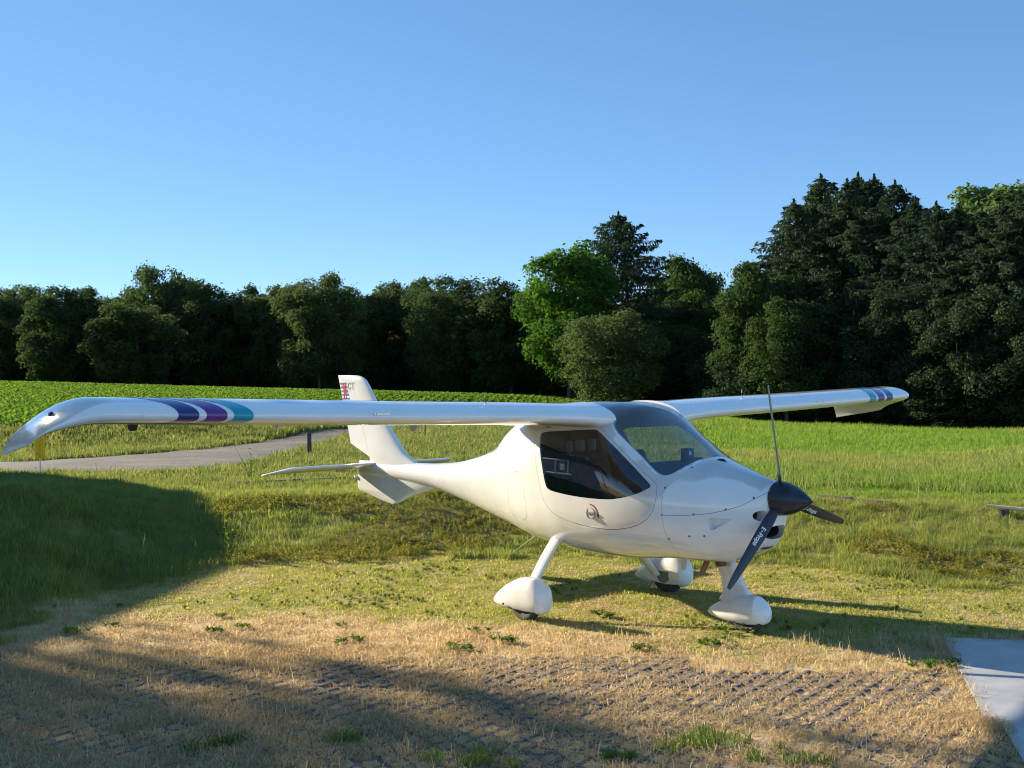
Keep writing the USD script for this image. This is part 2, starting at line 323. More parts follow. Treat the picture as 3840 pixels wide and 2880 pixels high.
def ribbon(left, right, lift, n=160, across=7):
    L = np.array(left); Rr = np.array(right)
    def res(p):
        s = np.r_[0, np.cumsum(np.linalg.norm(np.diff(p, axis=0), axis=1))]; t = np.linspace(0, s[-1], n)
        return np.stack([PchipInterpolator(s, p[:, i])(t) for i in (0, 1)], 1)
    L, Rr = res(L), res(Rr); w = np.linspace(0, 1, across)[None, :, None]
    P = L[:, None] * (1 - w) + Rr[:, None] * w
    wob = (meshkit.noise(np.concatenate([P[:, :, :], np.zeros((n, across, 1))], -1) * .9) - .5) * .5
    P[:, 0] += wob[:, 0, None]; P[:, -1] += wob[:, -1, None]
    Z = ground_z(P[..., 0], P[..., 1]) + lift
    V = np.concatenate([P, Z[..., None]], -1).reshape(-1, 3)
    i = np.arange(n - 1)[:, None] * across; j = np.arange(across - 1)[None]; a = (i + j).ravel()
    Fc = np.vstack([np.stack([a, a + 1, a + across + 1], 1), np.stack([a, a + across + 1, a + across], 1)])
    t = trimesh.Trimesh(V, Fc, process=False)
    if t.face_normals[:, 2].mean() < 0: t.invert()
    return t
road_near = [gp(x, y, .42)[:2] for x, y in [(-900, 1716), (-300, 1752), (60, 1784), (600, 1776), (940, 1738), (1150, 1684), (1300, 1647), (1440, 1615), (1600, 1601), (1900, 1588), (2300, 1577)]]
road_far = [gp(x, y, .42)[:2] for x, y in [(-900, 1704), (-300, 1728), (60, 1742), (420, 1714), (760, 1686), (1000, 1657), (1250, 1630), (1420, 1608), (1600, 1592), (1900, 1580), (2300, 1570)]]
obj('gravel_road', ribbon(road_near, road_far, .035), 'gravel', smooth=True, label='grey gravel road curving away behind the tail', cat='road', kind='structure')
mown_a = [gp(x, y, .43)[:2] for x, y in [(820, 1812), (1310, 1796), (2000, 1806), (2700, 1826), (3060, 1845), (3420, 1862), (3900, 1882)]]

# grass pavers: slabs with diamond cells, laid as single pieces
def paver_mesh(seed):
    r = np.random.default_rng(seed)
    b = sg.box(-.2675, -.1975, .2675, .1975)
    for iy in range(-3, 4):
        for ix in range(-3, 4):
            cx, cy = ix * .135 + (.0675 if iy % 2 else 0), iy * .1
            s = r.uniform(.88, 1.1)
            d = sg.Polygon([(cx - .045 * s, cy), (cx, cy - .066 * s), (cx + .045 * s, cy), (cx, cy + .066 * s)]).buffer(.006, resolution=2)
            b = b.difference(d)
    b = b.buffer(-.004, resolution=1).buffer(.003, resolution=1)
    b = max(getattr(b, 'geoms', [b]), key=lambda g: g.area)
    t = trimesh.creation.extrude_polygon(b, .07, engine='earcut'); t.apply_translation((0, 0, -.07))
    return t
PAV_ROT = YAW - math.pi / 2 - .06
yard = UsdGeom.Xform.Define(stage, numbered('/World/paved_yard'))
tag(yard, 'old concrete grass pavers with straw filled diamond cells', 'paving', kind='structure')
yard = yard.GetPrim()
PROTO = [paver_mesh(s) for s in range(4)]
px_, py_ = np.array([math.cos(PAV_ROT), math.sin(PAV_ROT)]), np.array([-math.sin(PAV_ROT), math.cos(PAV_ROT)])
CELLS = []
PAD_EDGE = np.array([(1.10, .74), (1.573, .022), (2.211, -.936), (2.40, -1.10), (3.6, -2.9)])
pad_poly = sg.Polygon([tuple(p) for p in PAD_EDGE] + [(7, 0), (5, 2.6), (1.9, 1.32)])
yard_mid = ad_to_xy(np.array(0.), np.array(6.2))
for i in range(-10, 11):
    for j in range(-9, 9):
        c = yard_mid + px_ * (i + (.5 if j % 2 else 0)) * .54 + py_ * j * .4
        a, D = to_ad(c[0], c[1])
        if D > np.interp(a, [-.466, -.1, .2, .466], [7.7, 7.75, 7.25, 6.75]) or D < 4.2 or abs(a) > .56: continue
        if pad_poly.buffer(-.30).contains(sg.Point(*c)): continue
        t = PROTO[RNG.integers(4)].copy()
        T = trimesh.transformations.rotation_matrix(PAV_ROT + RNG.normal(0, .006), (0, 0, 1)) @ trimesh.transformations.rotation_matrix(RNG.normal(0, .008), (1, 0, 0))
        t.apply_transform(T); t.apply_translation((c[0], c[1], .011 + RNG.normal(0, .004)))
        obj('paver', t, 'concrete_paver', yard)
        for iy in range(-2, 2):
            for ix in range(-2, 2):
                q = c + px_ * (ix * .135 + (.0675 if iy % 2 else 0)) + py_ * iy * .1
                CELLS.append(q)
CELLS = np.array(CELLS)
# concrete pad, two slabs with a joint
pad = UsdGeom.Xform.Define(stage, numbered('/World/concrete_pad')); tag(pad, 'smooth pale concrete pad at the right edge of the yard', 'pavement', kind='structure'); pad = pad.GetPrim()
jd = np.array([(2.211, -.936), (2.60, -.78)]); jdir = (jd[1] - jd[0]) / np.linalg.norm(jd[1] - jd[0])
half = sg.Polygon([tuple(jd[0] - jdir * 4), tuple(jd[0] + jdir * 9), tuple(jd[0] + jdir * 9 + np.array([-3, 8])), tuple(jd[0] - jdir * 4 + np.array([-3, 8]))])
for g in (pad_poly.intersection(half).buffer(-.004), pad_poly.difference(half).buffer(-.004)):
    t = trimesh.creation.extrude_polygon(g, .2, engine='earcut'); t.apply_translation((0, 0, -.176))
    obj('slab', t, 'concrete_pad', pad)

# ------------------------------------------------------------------ the aircraft
AC = thing('light_aircraft', 'white high-wing light aircraft with black three-blade propeller parked on the grass', 'aircraft', (0, 0, 0))
ST = np.array([
(.235, 1.138, .800, .125, 1.010, 2.0, 2.0), (.215, 1.148, .725, .150, .985, 2.0, 2.2), (.170, 1.160, .665, .180, .960, 2.0, 2.3),
(.080, 1.184, .612, .238, .950, 2.0, 2.3), (-.050, 1.222, .558, .325, .945, 2.05, 2.3), (-.200, 1.268, .514, .412, .950, 2.1, 2.3),
(-.300, 1.300, .508, .460, .955, 2.1, 2.3), (-.450, 1.374, .508, .518, .965, 2.05, 2.3), (-.650, 1.508, .502, .566, .98, 2.05, 2.3),
(-.850, 1.646, .484, .594, 1.0, 2.25, 2.35), (-1.00, 1.722, .472, .605, 1.02, 2.5, 2.4), (-1.20, 1.745, .465, .610, 1.03, 2.7, 2.4),
(-1.50, 1.748, .468, .605, 1.04, 2.8, 2.4), (-1.80, 1.735, .484, .572, 1.05, 2.8, 2.35), (-2.10, 1.690, .509, .505, 1.05, 2.6, 2.3),
(-2.35, 1.625, .548, .430, 1.05, 2.4, 2.25), (-2.55, 1.540, .593, .362, 1.045, 2.2, 2.2), (-2.70, 1.420, .620, .312, 1.035, 2.15, 2.1),
(-2.85, 1.330, .655, .272, 1.02, 2.1, 2.1), (-3.20, 1.220, .734, .205, 1.0, 2, 2), (-3.62, 1.148, .828, .152, .985, 2, 2),
(-4.00, 1.126, .890, .122, 1.0, 2, 2), (-4.50, 1.120, .925, .092, 1.012, 2, 2), (-5.00, 1.118, .945, .058, 1.03, 2, 2), (-5.30, 1.115, .965, .025, 1.04, 2, 2)])
PI_ = [PchipInterpolator(ST[::-1, 0], ST[::-1, i]) for i in range(1, 7)]
def section(x, th, inset=0.):
    zt, zb, hw, zm, et, eb = [p(x) for p in PI_]
    zt, zb, hw = zt - inset, zb + inset, hw - inset
    c, s = np.cos(th), np.sin(th); e = np.where(s > 0, et, eb)
    y = hw * np.sign(c) * np.abs(c) ** (2 / e)
    z = np.where(s > 0, zm + (zt - zm) * np.abs(s) ** (2 / e), zm - (zm - zb) * np.abs(s) ** (2 / e))
    return np.stack([np.full(len(th), x), y, z], 1)
def side_y(x, z, inset=0.):               # half width of the hull at (x, z)
    zt, zb, hw, zm, et, eb = [p(x) for p in PI_]
    zt, zb, hw = zt - inset, zb + inset, hw - inset
    q = np.where(z > zm, np.abs((z - zm) / (zt - zm)), np.abs((zm - z) / (zm - zb))); e = np.where(z > zm, et, eb)
    return hw * np.clip(1 - q ** e, 0, 1) ** (1 / e)
TH = np.linspace(0, 2 * np.pi, 112, endpoint=False)
def hull(x0, x1, n, inset=0.):
    t = loft([section(x, TH, inset) for x in np.linspace(x0, x1, n)])
    return tm_mani(t)
OUT = hull(.235, -5.3, 220); INN = hull(-.46, -2.6, 90, .014)
WIN = smooth_poly([(-1.772, 1.500), (-1.458, 1.514), (-1.153, 1.529), (-1.10, 1.522), (-.952, 1.430), (-.764, 1.285), (-.582, 1.147), (-.535, 1.108), (-.56, 1.085), (-.679, 1.032), (-.846, .994), (-1.001, .986), (-1.228, .990), (-1.439, 1.006), (-1.60, 1.028), (-1.636, 1.07), (-1.671, 1.185), (-1.723, 1.332), (-1.765, 1.45)], 2)
DOOR = smooth_poly([(-1.86, 1.50), (-1.81, 1.527), (-1.701, 1.540), (-1.202, 1.566), (-1.12, 1.562), (-1.046, 1.520), (-.871, 1.396), (-.687, 1.255), (-.559, 1.164), (-.50, 1.126), (-.482, 1.073), (-.490, .965), (-.537, .881), (-.618, .820), (-.736, .777), (-.893, .750), (-1.055, .745), (-1.229, .757), (-1.45, .79), (-1.62, .86), (-1.70, 1.0), (-1.76, 1.2), (-1.83, 1.40)], 2)
WS = sg.Polygon([(-1.47, 1.7375), (-1.416, 1.728), (-1.30, 1.709), (-1.174, 1.684), (-1.10, 1.660), (-1.05, 1.632), (-1.02, 1.60), (-1.0, 1.572), (-.972, 1.54), (-.93, 1.502), (-.867, 1.455), (-.739, 1.360), (-.606, 1.261), (-.545, 1.217), (-.51, 1.198), (-.48, 1.190), (-.455, 1.189), (-.43, 1.196), (-.405, 1.216), (-.37, 1.258), (-.350, 1.290), (-.338, 1.305), (-.322, 1.312), (-.318, 1.7), (-.7, 2.1), (-1.47, 2.1)])
HATCH = smooth_poly([(-2.06, 1.165), (-2.15, 1.14), (-2.22, 1.06), (-2.29, .90), (-2.31, .80), (-2.27, .745), (-2.15, .72), (-2.04, .735), (-1.975, .80), (-1.955, .93), (-1.985, 1.09)], 2)
stbd = lambda poly: prism_y(poly, -1.2, -.02); port = lambda poly: prism_y(poly, .02, 1.2); through = lambda poly: prism_y(poly, -1.2, 1.2)
COWL = sg.Polygon([(-.318, 1.9), (-.320, 1.308), (-.327, 1.243), (-.364, 1.172), (-.425, 1.104), (-.440, 1.06), (-.445, .88), (-.446, .8), (-.438, .70), (-.430, .573), (-.42, .3), (.6, .3), (.6, 1.9)])
ABOVE = sg.Polygon([(-.6, .885), (-.449, .889), (-.218, .902), (-.1, .918), (-.012, .942), (.084, .977), (.161, 1.029), (.25, 1.085), (.6, 1.2), (.6, 2.2), (-.6, 2.2)])
body = OUT - INN
body = body - through(WS)
cowl = OUT ^ through(COWL.buffer(-.003, join_style=2))
body = body - through(COWL)
# wheel strut and tail sockets are simply met by their parts; door openings, window and hatch seams
for sd in (stbd, port):
    body = body - sd(DOOR)
seam = (OUT - hull(.235, -5.3, 160, .006)) ^ stbd(HATCH.buffer(.002).difference(HATCH.buffer(-.002)))
body = body - seam
obj('fuselage', body, 'white_paint', AC, 28)
# side doors with their windows
shell = OUT - hull(-.2, -2.6, 110, .016)
glass_shell = hull(-.2, -2.6, 150, .0012) - hull(-.19, -2.61, 110, .005)
for sd in (stbd, port):
    d = (shell ^ sd(DOOR.buffer(-.004))) - sd(WIN)
    dp = obj('door', d, 'white_paint', AC, 28)
    obj('window', glass_shell ^ sd(WIN.buffer(-.0004)), 'smoked_glass' if sd is stbd else 'window_glass', dp, 28)
wsd = glass_shell ^ through(WS.buffer(-.0004))
obj('windshield', wsd, 'window_glass', AC, 28)
# cowling halves with intake openings
upper = cowl ^ through(ABOVE.buffer(-.003, join_style=2)); lower = cowl - through(ABOVE)
def ell_x(cy, cz, ry, rz, x0, x1, n=28, p=2.0):
    k = np.linspace(0, 2 * np.pi, n, endpoint=False)
    e = lambda v: np.sign(v) * np.abs(v) ** (2 / p)
    R = lambda x, s: np.stack([np.full(n, x), cy + ry * s * e(np.cos(k)), cz + rz * s * e(np.sin(k))], 1)
    return tm_mani(loft([R(x0, .8), R(x1, 1.)]))
mouth = ell_x(0, .775, .135, .052, -.05, .3, p=2.6)
cool = ell_x(-.155, .905, .042, .042, .0, .3) + ell_x(.155, .905, .042, .042, .0, .3)
slot = ell_x(0, .655, .09, .014, .0, .3, p=4)
# sunk side outlet (triangular, deep at the back edge)
def outlet(s):
    P = np.array([(-.128, .879), (-.100, .884), (.026, .878), (-.088, .798), (-.116, .793)])
    o = np.array([side_y(x, z) for x, z in P]); top = np.array([(x, s * (y + .02), z) for (x, z), y in zip(P, o)])
    bot = np.array([(x, s * (y - d), z) for (x, z), y, d in zip(P, o, (.045, .04, .0, .04, .045))])
    return m3.Manifold.hull_points(np.vstack([top, bot]).astype(np.float32))
lower = lower - mouth - cool - slot - outlet(-1) - outlet(1)
obj('upper_cowl', upper, 'white_paint', AC, 28)
lc = obj('lower_cowl', lower, 'white_paint', AC, 28)
obj('intake_lining', ell_x(0, .775, .1345, .0515, -.049, .15, p=2.6) - ell_x(0, .775, .130, .047, -.04, .3, p=2.6), 'dark_cavity', lc, 30)
for s in (-1, 1):
    obj('inlet_lining', ell_x(s * .155, .905, .0415, .0415, .001, .135) - ell_x(s * .155, .905, .038, .038, .010, .3), 'inlet_brown', lc, 30)
# screws along the cowl seams
SC = [(-.330, 1.243), (-.430, 1.098), (-.441, .894), (-.217, .908), (-.012, .950), (.150, 1.034), (-.165, .748), (-.268, .742), (-.430, .714)]
for s in (-1, 1):
    for x, z in SC:
        y = s * side_y(x, z); d = .004
        n = np.array([0, s * .9, (z - .95) * .8 + .05]); n /= np.linalg.norm(n); p = np.array([x, y, z])
        obj('cowl_screw', cyl(p - n * .004, p + n * .003, .0085, 10), 'dull_steel', AC, 30)
# door lock dish, lever and red arrow
def on_side(x, z, lift): return np.array([x, -(side_y(x, z) + lift), z])
lk = cyl(on_side(-1.109, .870, -.006), on_side(-1.109, .870, .0025), .044, 28)
lp = obj('lock_dish', lk, 'grey_plastic', AC, 30)
obj('lock_ring', m3.CrossSection.circle(.047, 32).__sub__(m3.CrossSection.circle(.040, 32)).extrude(.006).rotate((90, 0, 0)).translate((-1.109, -side_y(-1.109, .87) + .0, .87)), 'steel', lp, 30)
obj('lever', box(on_side(-1.109, .872, .008), (.088, .010, .014)), 'steel', lp)
ar = []
ca, ra = np.array([-1.112, .862]), .079
for i in range(24):
    t0 = math.radians(88 - i * 3.5); t1 = math.radians(88 - (i + 1) * 3.5)
    q = [ca + (ra + w) * np.array([math.cos(t), math.sin(t)]) for t, w in ((t0, -.005), (t0, .005), (t1, .005), (t1, -.005))]
    ar.append((np.array([on_side(x, z, .0016) for x, z in q]), [[0, 1, 2], [0, 2, 3], [2, 1, 0], [3, 2, 0]]))
e0 = ca + ra * np.array([1, .05])
ar.append((np.array([on_side(x, z, .0016) for x, z in (e0 + [-.016, .0], e0 + [.016, .0], e0 + [.0, -.036])]), [[0, 1, 2], [2, 1, 0]]))
obj('red_arrow', cat_mesh([trimesh.Trimesh(v, f, process=False) for v, f in ar]), 'red_paint', AC)
for x, z in ((-1.70, 1.553), (-1.22, 1.580)):
    obj('door_hinge', box(on_side(x, z, .001), (.055, .012, .010)), 'black_matte', AC)
# sliding vent frame in the near window
vf = []
def side_in(x, z): return np.array([x, -(side_y(x, z) - .014), z])
for p, q in (((-1.70, 1.285), (-1.36, 1.275)), ((-1.70, 1.175), (-1.33, 1.165)), ((-1.37, 1.275), (-1.37, 1.165)), ((-1.52, 1.28), (-1.52, 1.17))):
    vf.append(cyl(side_in(*p), side_in(*q), .0055, 8))
vf.append(box(side_in(-1.435, 1.222), (.045, .012, .05)))
obj('vent_frame', cat_mesh(vf), 'cream_plastic', AC, 30)
# naca vent on the hood, roof antenna stub, belly pieces
obj('hood_vent', cat_mesh([trimesh.Trimesh(np.array([(-.28, -.055, PI_[0](-.28) + .001), (-.215, -.012, PI_[0](-.215) + .0035), (-.28, .035, PI_[0](-.28) + .0028), (-.285, -.01, PI_[0](-.285) + .0045)]), [[0, 1, 3], [1, 2, 3], [3, 1, 0], [3, 2, 1]], process=False)]), 'black_matte', AC)
INT = hull(-.30, -2.6, 100, .02)
def room(x0, x1, y0, y1, z0, z1): return m3.Manifold.cube((x1 - x0, y1 - y0, z1 - z0)).translate((x0, y0, z0))
dash = INT ^ prism_y(sg.Polygon([(-.31, 1.0), (-.31, 1.285), (-.36, 1.268), (-.80, 1.262), (-.86, 1.22), (-.80, 1.0)]), -1, 1)
obj('dashboard', dash - through(COWL.buffer(.002)), 'dash_blue', AC, 30)
cp = obj('compass', cat_mesh([box((-.63, .02, 1.315), (.07, .075, .105)), box((-.63, .02, 1.275), (.06, .09, .03)), box((-.66, .16, 1.27), (.05, .12, .035))]), 'black_matte', AC)
obj('card', box((-.593, .01, 1.33), (.004, .03, .03)), 'lettering_white', cp)
obj('cabin_floor', INT ^ room(-2.4, -.5, -1, 1, .5, .60), 'cabin_lining', AC)
obj('rear_bulkhead', INT ^ room(-2.06, -2.03, -1, 1, .55, 1.70), 'cabin_lining', AC)
def rbox(c, s, r):
    s = np.array(s) / 2 - r; sp = m3.Manifold.sphere(r, 12)
    return m3.Manifold.batch_hull([sp.translate(tuple(np.array(c) + s * np.array(k))) for k in [(a, b, d) for a in (-1, 1) for b in (-1, 1) for d in (-1, 1)]])
for s in (-1, 1):
    st = obj('seat', rbox((0, 0, 0), (.50, .44, .12), .04).rotate((0, -8, 0)).translate((-1.12, s * .26, .72)) , 'seat_dark', AC, 40)
    obj('backrest', rbox((0, 0, 0), (.10, .43, .62), .04).rotate((0, -18, 0)).translate((-1.43, s * .26, 1.02)), 'seat_red' if s > 0 else 'seat_dark', st, 40)
    obj('cushion', rbox((0, 0, 0), (.09, .34, .50), .035).rotate((0, -18, 0)).translate((-1.36, s * .26, 1.0)), 'seat_red', st, 40)
obj('control_stick', tube([(-.95, 0, .62), (-.93, 0, .85), (-.98, 0, .98)], [.014, .013, .02]), 'black_matte', AC, 40)

# spinner and propeller
AX = np.array([math.cos(.039), 0, -math.sin(.039)]); AUP = np.array([math.sin(.039), 0, math.cos(.039)]); AY = np.array([0, 1., 0])
TIP = np.array([.535, 0, 1.014])
t_ = np.linspace(0, 1, 26); prof = np.stack([.127 * (1 - t_ ** 2.05), t_ * .30], 1)
k = np.linspace(0, 2 * np.pi, 48, endpoint=False)
rings = [TIP - AX * (.30 - z) + max(r_, .0012) * (np.cos(k)[:, None] * AUP + np.sin(k)[:, None] * AY) for r_, z in np.vstack([[.118, -.012], prof])]
sp = obj('spinner', loft(rings), 'carbon_black', AC, 50)
for i in range(10):
    a = i * 2 * np.pi / 10 + .2; d = math.cos(a) * AUP + math.sin(a) * AY; p = TIP - AX * .293 + d * .1265
    obj('spinner_screw', cyl(p - d * .003, p + d * .002, .0042, 8), 'steel', sp)
HUB = TIP - AX * .262
def blade_frame(phi):
    d = AUP * math.cos(phi) + AY * math.sin(phi); tdir = np.cross(d, AX)      # turning direction
    return d, tdir
def rotdir(phi): d, t = blade_frame(phi); return d, (t if np.dot(np.cross(AX, d), t) * 1 > 0 else t)
def blade_ring(phi, r, chord, thick, pitch, sweep=0.):
    d, t = blade_frame(phi); t = -np.cross(AX, d)          # clockwise seen from the seat
    t = np.cross(d, AX) * 1.0
    c = math.cos(pitch) * t - math.sin(pitch) * AX; n = math.cos(pitch) * AX + math.sin(pitch) * t
    kk = np.linspace(0, 2 * np.pi, 20, endpoint=False)
    u = np.cos(kk) * .5; w = np.sin(kk) * .5 * np.where(u > 0, 1, .8 * (1 + u * .6))
    return HUB + d * r + c * sweep + (u * chord)[:, None] * c + (w * thick)[:, None] * n
RS = [(.085, .05, .045, 55), (.13, .062, .030, 50), (.20, .080, .019, 44), (.35, .084, .013, 34), (.55, .074, .009, 26), (.70, .060, .007, 22), (.81, .046, .005, 20), (.852, .030, .003, 19)]
def text_sheet(txt, h, place, italic=.18):
    t = meshkit.text_mesh(txt, h, .0006, bold=True); v = t.vertices.copy(); v[:, 0] += italic * v[:, 1]; v[:, 0] -= v[:, 0].mean()
    return trimesh.Trimesh(np.array([place(*p) for p in v]), t.faces, process=False)
for i in range(3):
    phi = -.23 + i * 2 * np.pi / 3
    bl = obj('propeller_blade', loft([blade_ring(phi, r, c, t, math.radians(p)) for r, c, t, p in RS]), 'carbon_black', AC, 40)
    d, t = blade_frame(phi); t = np.cross(d, AX); rr_ = np.array(RS)
    def place(x, y, z, d=d, t=t):
        r = .40 + x; p = math.radians(np.interp(r, rr_[:, 0], rr_[:, 3])); th = np.interp(r, rr_[:, 0], rr_[:, 2]); ch = np.interp(r, rr_[:, 0], rr_[:, 1])
        yy = y - .019; u = yy / ch
        c = math.cos(p) * t - math.sin(p) * AX; n = math.cos(p) * AX + math.sin(p) * t
        w = .5 * th * math.sqrt(max(0, 1 - 4 * min(u * u, .24))) * (1 if u > 0 else .8 * (1 + u * .6))
        return HUB + d * r - c * yy + n * (w + .0012 + z)
    obj('lettering', text_sheet('E-Props', .031, place), 'lettering_white', bl)

# wings
XC = .5 * (1 - np.cos(np.linspace(0, np.pi, 31)))
def foil(xc, up):
    th = 5 * .140 * (.2969 * np.sqrt(xc) - .126 * xc - .3516 * xc ** 2 + .2843 * xc ** 3 - .1036 * xc ** 4)
    cam_ = np.where(xc < .4, .036 / .16 * (.8 * xc - xc ** 2), .036 / .36 * (.2 + .8 * xc - xc ** 2))
    return cam_ + (th if up else -th * 1.05)
WST = np.array([  # |y|, x leading edge, x trailing edge, z leading edge, z trailing edge, thickness factor
(.40, -1.00, -2.345, 1.600, 1.560, 1.16), (.52, -1.015, -2.340, 1.609, 1.563, 1.10), (.66, -1.028, -2.335, 1.620, 1.570, 1.03), (.85, -1.035, -2.325, 1.632, 1.578, 1.0),
(2.2, -1.07, -2.25, 1.672, 1.624, 1.03), (3.5, -1.10, -2.18, 1.712, 1.668, 1.08), (4.20, -1.125, -2.145, 1.733, 1.692, 1.10)])
TIPV = np.linspace(0, 1, 15)[1:]
WP = [PchipInterpolator(WST[:, 0], WST[:, i]) for i in range(1, 6)]
def wing_params(y):
    if y <= 4.20: return [float(p(y)) for p in WP] + [0.]
    w = (y - 4.20) / .465; v = min(max((y - 4.40) / .265, 0), 1)
    xl, xt, zl, zt, tf, _ = wing_params(4.20)
    return [xl - .50 * w ** 3.8 - .02 * w, xt - .085 * w, zl + .012 * w, zt + .01 * w, tf * (1 - .86 * v ** 4), .215 * (1 - math.sqrt(1 - (.975 * v) ** 2)) / (1 - math.sqrt(1 - .975 ** 2))]
def wing_pt(y, s, xc, up, lift=0.):
    xl, xt, zl, zt, tf, drop = wing_params(y); c = xl - xt
    x = xl - c * xc
    z = zl + (zt - zl) * xc + foil(xc, up) * tf * c + (lift if up else -lift) - drop * (.78 + .22 * xc)
    return np.stack([x + 0 * z, np.full_like(z, s * y), z], -1)
def wing_ring(y, s):
    up = wing_pt(y, s, XC[::-1], True); lo = wing_pt(y, s, XC[1:-1], False)
    r = np.vstack([up, lo]); return r
YS = np.unique(np.concatenate([np.linspace(.40, 1., 10), np.linspace(1., 4.2, 34)])); YT = np.concatenate([np.linspace(4.2, 4.40, 6), 4.40 + .265 * np.sin(np.linspace(0, np.pi / 2, 16)[1:])])
def cut_prism(y0, y1, s, frac, gap):
    """plan-view prism behind frac of the chord between two stations"""
    P = []
    for y in (y0, y1):
        xl, xt = wing_params(y)[:2]; P.append((xl - (xl - xt) * frac, s * y))
    P += [(-3., s * y1), (-3., s * y0)]
    g = sg.Polygon(P).buffer(0).buffer(gap, join_style=2); t = trimesh.creation.extrude_polygon(g, 1.2, engine='earcut'); t.apply_translation((0, 0, 1.0)); return tm_mani(t)
def stripe(s, y0, y1, lift=.0015, n=9):
    """paint band that points inboard at the leading edge and sweeps outboard over and under the wing"""
    V = []; rows = []
    us = np.concatenate([-np.linspace(.62, 0, 22) ** 1.6, np.linspace(0, .72, 26)[1:] ** 1.6])
    for u in us:
        up = u >= 0; xc = np.array([abs(u)])
        for w in np.linspace(0, 1, n):
            xl, xt = wing_params(y0)[:2]; dx = abs(u) * (xl - xt)
            y = y0 + (y1 - y0) * w + .98 * (dx + .012) ** 1.18 / (1 + .5 * dx) - .004
            y = min(y, 4.38)
            V.append(wing_pt(y, s, xc, up, lift)[0] + np.array([lift * max(0, 1 - abs(u) * 14), 0, 0]))
    V = np.array(V); m = len(us); i = np.arange(m - 1)[:, None] * n; j = np.arange(n - 1)[None]; a = (i + j).ravel()
    Fc = np.vstack([np.stack([a, a + 1, a + n + 1], 1), np.stack([a, a + n + 1, a + n], 1)])
    if s > 0: Fc = Fc[:, ::-1]
    return trimesh.Trimesh(V, Fc, process=False)
for s in (-1, 1):
    solid = tm_mani(loft([wing_ring(y, s) for y in YS]))
    main = solid - cut_prism(.68, 2.30, s, .76, .003) - cut_prism(2.32, 4.12, s, .76, .003)
    w = obj('wing', main, 'white_paint', AC, 28)
    flap = (solid ^ cut_prism(.68, 2.30, s, .76, -.003)); ail = (solid ^ cut_prism(2.32, 4.12, s, .76, -.003))
    obj('flap', flap, 'white_paint', w, 28); obj('aileron', ail, 'white_paint', w, 28)
    obj('wing_tip', loft([wing_ring(y, s) for y in YT]), 'white_paint', w, 35)
    for nm, y0, y1 in (('teal', 3.522, 3.650), ('purple', 3.693, 3.825), ('navy', 3.872, 4.0)):
        obj(f'{nm}_stripe', stripe(s, y0, y1), f'{nm}_paint', w, True)
    # fuel vent tube bent forward over the wing
    p = wing_pt(1.55, s, np.array([.16]), True)[0]
    obj('vent_tube', tube([p + [.02, 0, -.01], p + [.005, 0, .015], p + [.008, 0, .05], p + [.009, 0, .072]], [.004, .004, .004, .006], 8), 'dull_steel', w, 40)
    for yb, hh, mt in ((3.94, .045, 'black_matte'), (2.86, .032, 'white_paint'), (1.62, .05, 'cream_plastic')):
        p = wing_pt(yb, s, np.array([.80]), False)[0]
        t = trimesh.creation.cylinder(hh * .95, .035, sections=20); t.apply_transform(trimesh.transformations.rotation_matrix(np.pi / 2, (1, 0, 0))); t.apply_translation(p + [0, 0, -hh * .35])
        obj('hinge_bracket', t, mt, w, 30)
    p = wing_pt(2.58, s, np.array([.004]), True)[0]
    obj('leading_edge_vent', cat_mesh([box(p + [.004, 0, 0], (.008, .115, .010)), box(p + [.003, s * .062, 0], (.01, .02, .013))]), 'steel', w)
    p = wing_pt(4.575, s, np.array([.25]), True)[0]
    obj('navigation_light', cat_mesh([box(p + [.01, s * .006, -.012], (.04, .02, .02)), trimesh.creation.icosphere(2, .012).apply_translation(p + [.03, s * .012, -.008])]), 'black_gloss', w)

# tail fin, rudder, ventral fin, stabilisers
def sym_ring(le, te, z, half, n=17):
    xc = .5 * (1 - np.cos(np.linspace(0, np.pi, n)))
    th = (.2969 * np.sqrt(xc) - .126 * xc - .3516 * xc ** 2 + .2843 * xc ** 3 - .1015 * xc ** 4) / .1 * half * .98 + .0012
    x = le + (te - le) * xc
    up = np.stack([x, th, np.full(n, z)], 1)[::-1]; lo = np.stack([x, -th, np.full(n, z)], 1)[1:-1]
    return np.vstack([up, lo])
LEF = PchipInterpolator([1.0, 1.10, 1.17, 1.25, 1.335, 1.55, 1.782, 1.95, 2.0, 2.035, 2.055, 2.064], [-4.08, -4.18, -4.34, -4.46, -4.55, -4.76, -4.965, -5.105, -5.155, -5.22, -5.30, -5.40])
zz = np.concatenate([np.linspace(1.0, 1.95, 30), [1.98, 2.0, 2.02, 2.035, 2.046, 2.055, 2.061, 2.064]])
fin = tm_mani(loft([sym_ring(float(LEF(z)), -5.43 - (z - 1.10) / .964 * .302, z, (.062 - .034 * (z - 1.0) / 1.06) * min(1, ((2.068 - z) / .06) ** .5 if z > 2.008 else 1)) for z in zz]))
RUD = sg.Polygon([(-5.05, 1.157), (-5.503, 1.302), (-5.9, 1.42), (-5.9, 2.2), (-5.30, 2.08), (-5.36, 1.93), (-5.20, 1.507)])
below = sg.Polygon([(-5.05, 1.157), (-5.9, 1.43), (-5.9, .9), (-5.09, .9)])
obj('tail_fin', (fin - through(RUD)) - through(below), 'white_paint', AC, 28)
rud = obj('rudder', fin ^ through(RUD.buffer(-.0035, join_style=2)), 'white_paint', AC, 28)
def fin_y(x, z):
    le = float(LEF(z)); te = -5.43 - (z - 1.10) / .964 * .302; xc = np.clip((x - le) / (te - le), 0, 1)
    half = .062 - .034 * (z - 1.0) / 1.06
    return (.2969 * np.sqrt(xc) - .126 * xc - .3516 * xc ** 2 + .2843 * xc ** 3 - .1015 * xc ** 4) / .1 * half * .98 + .0012
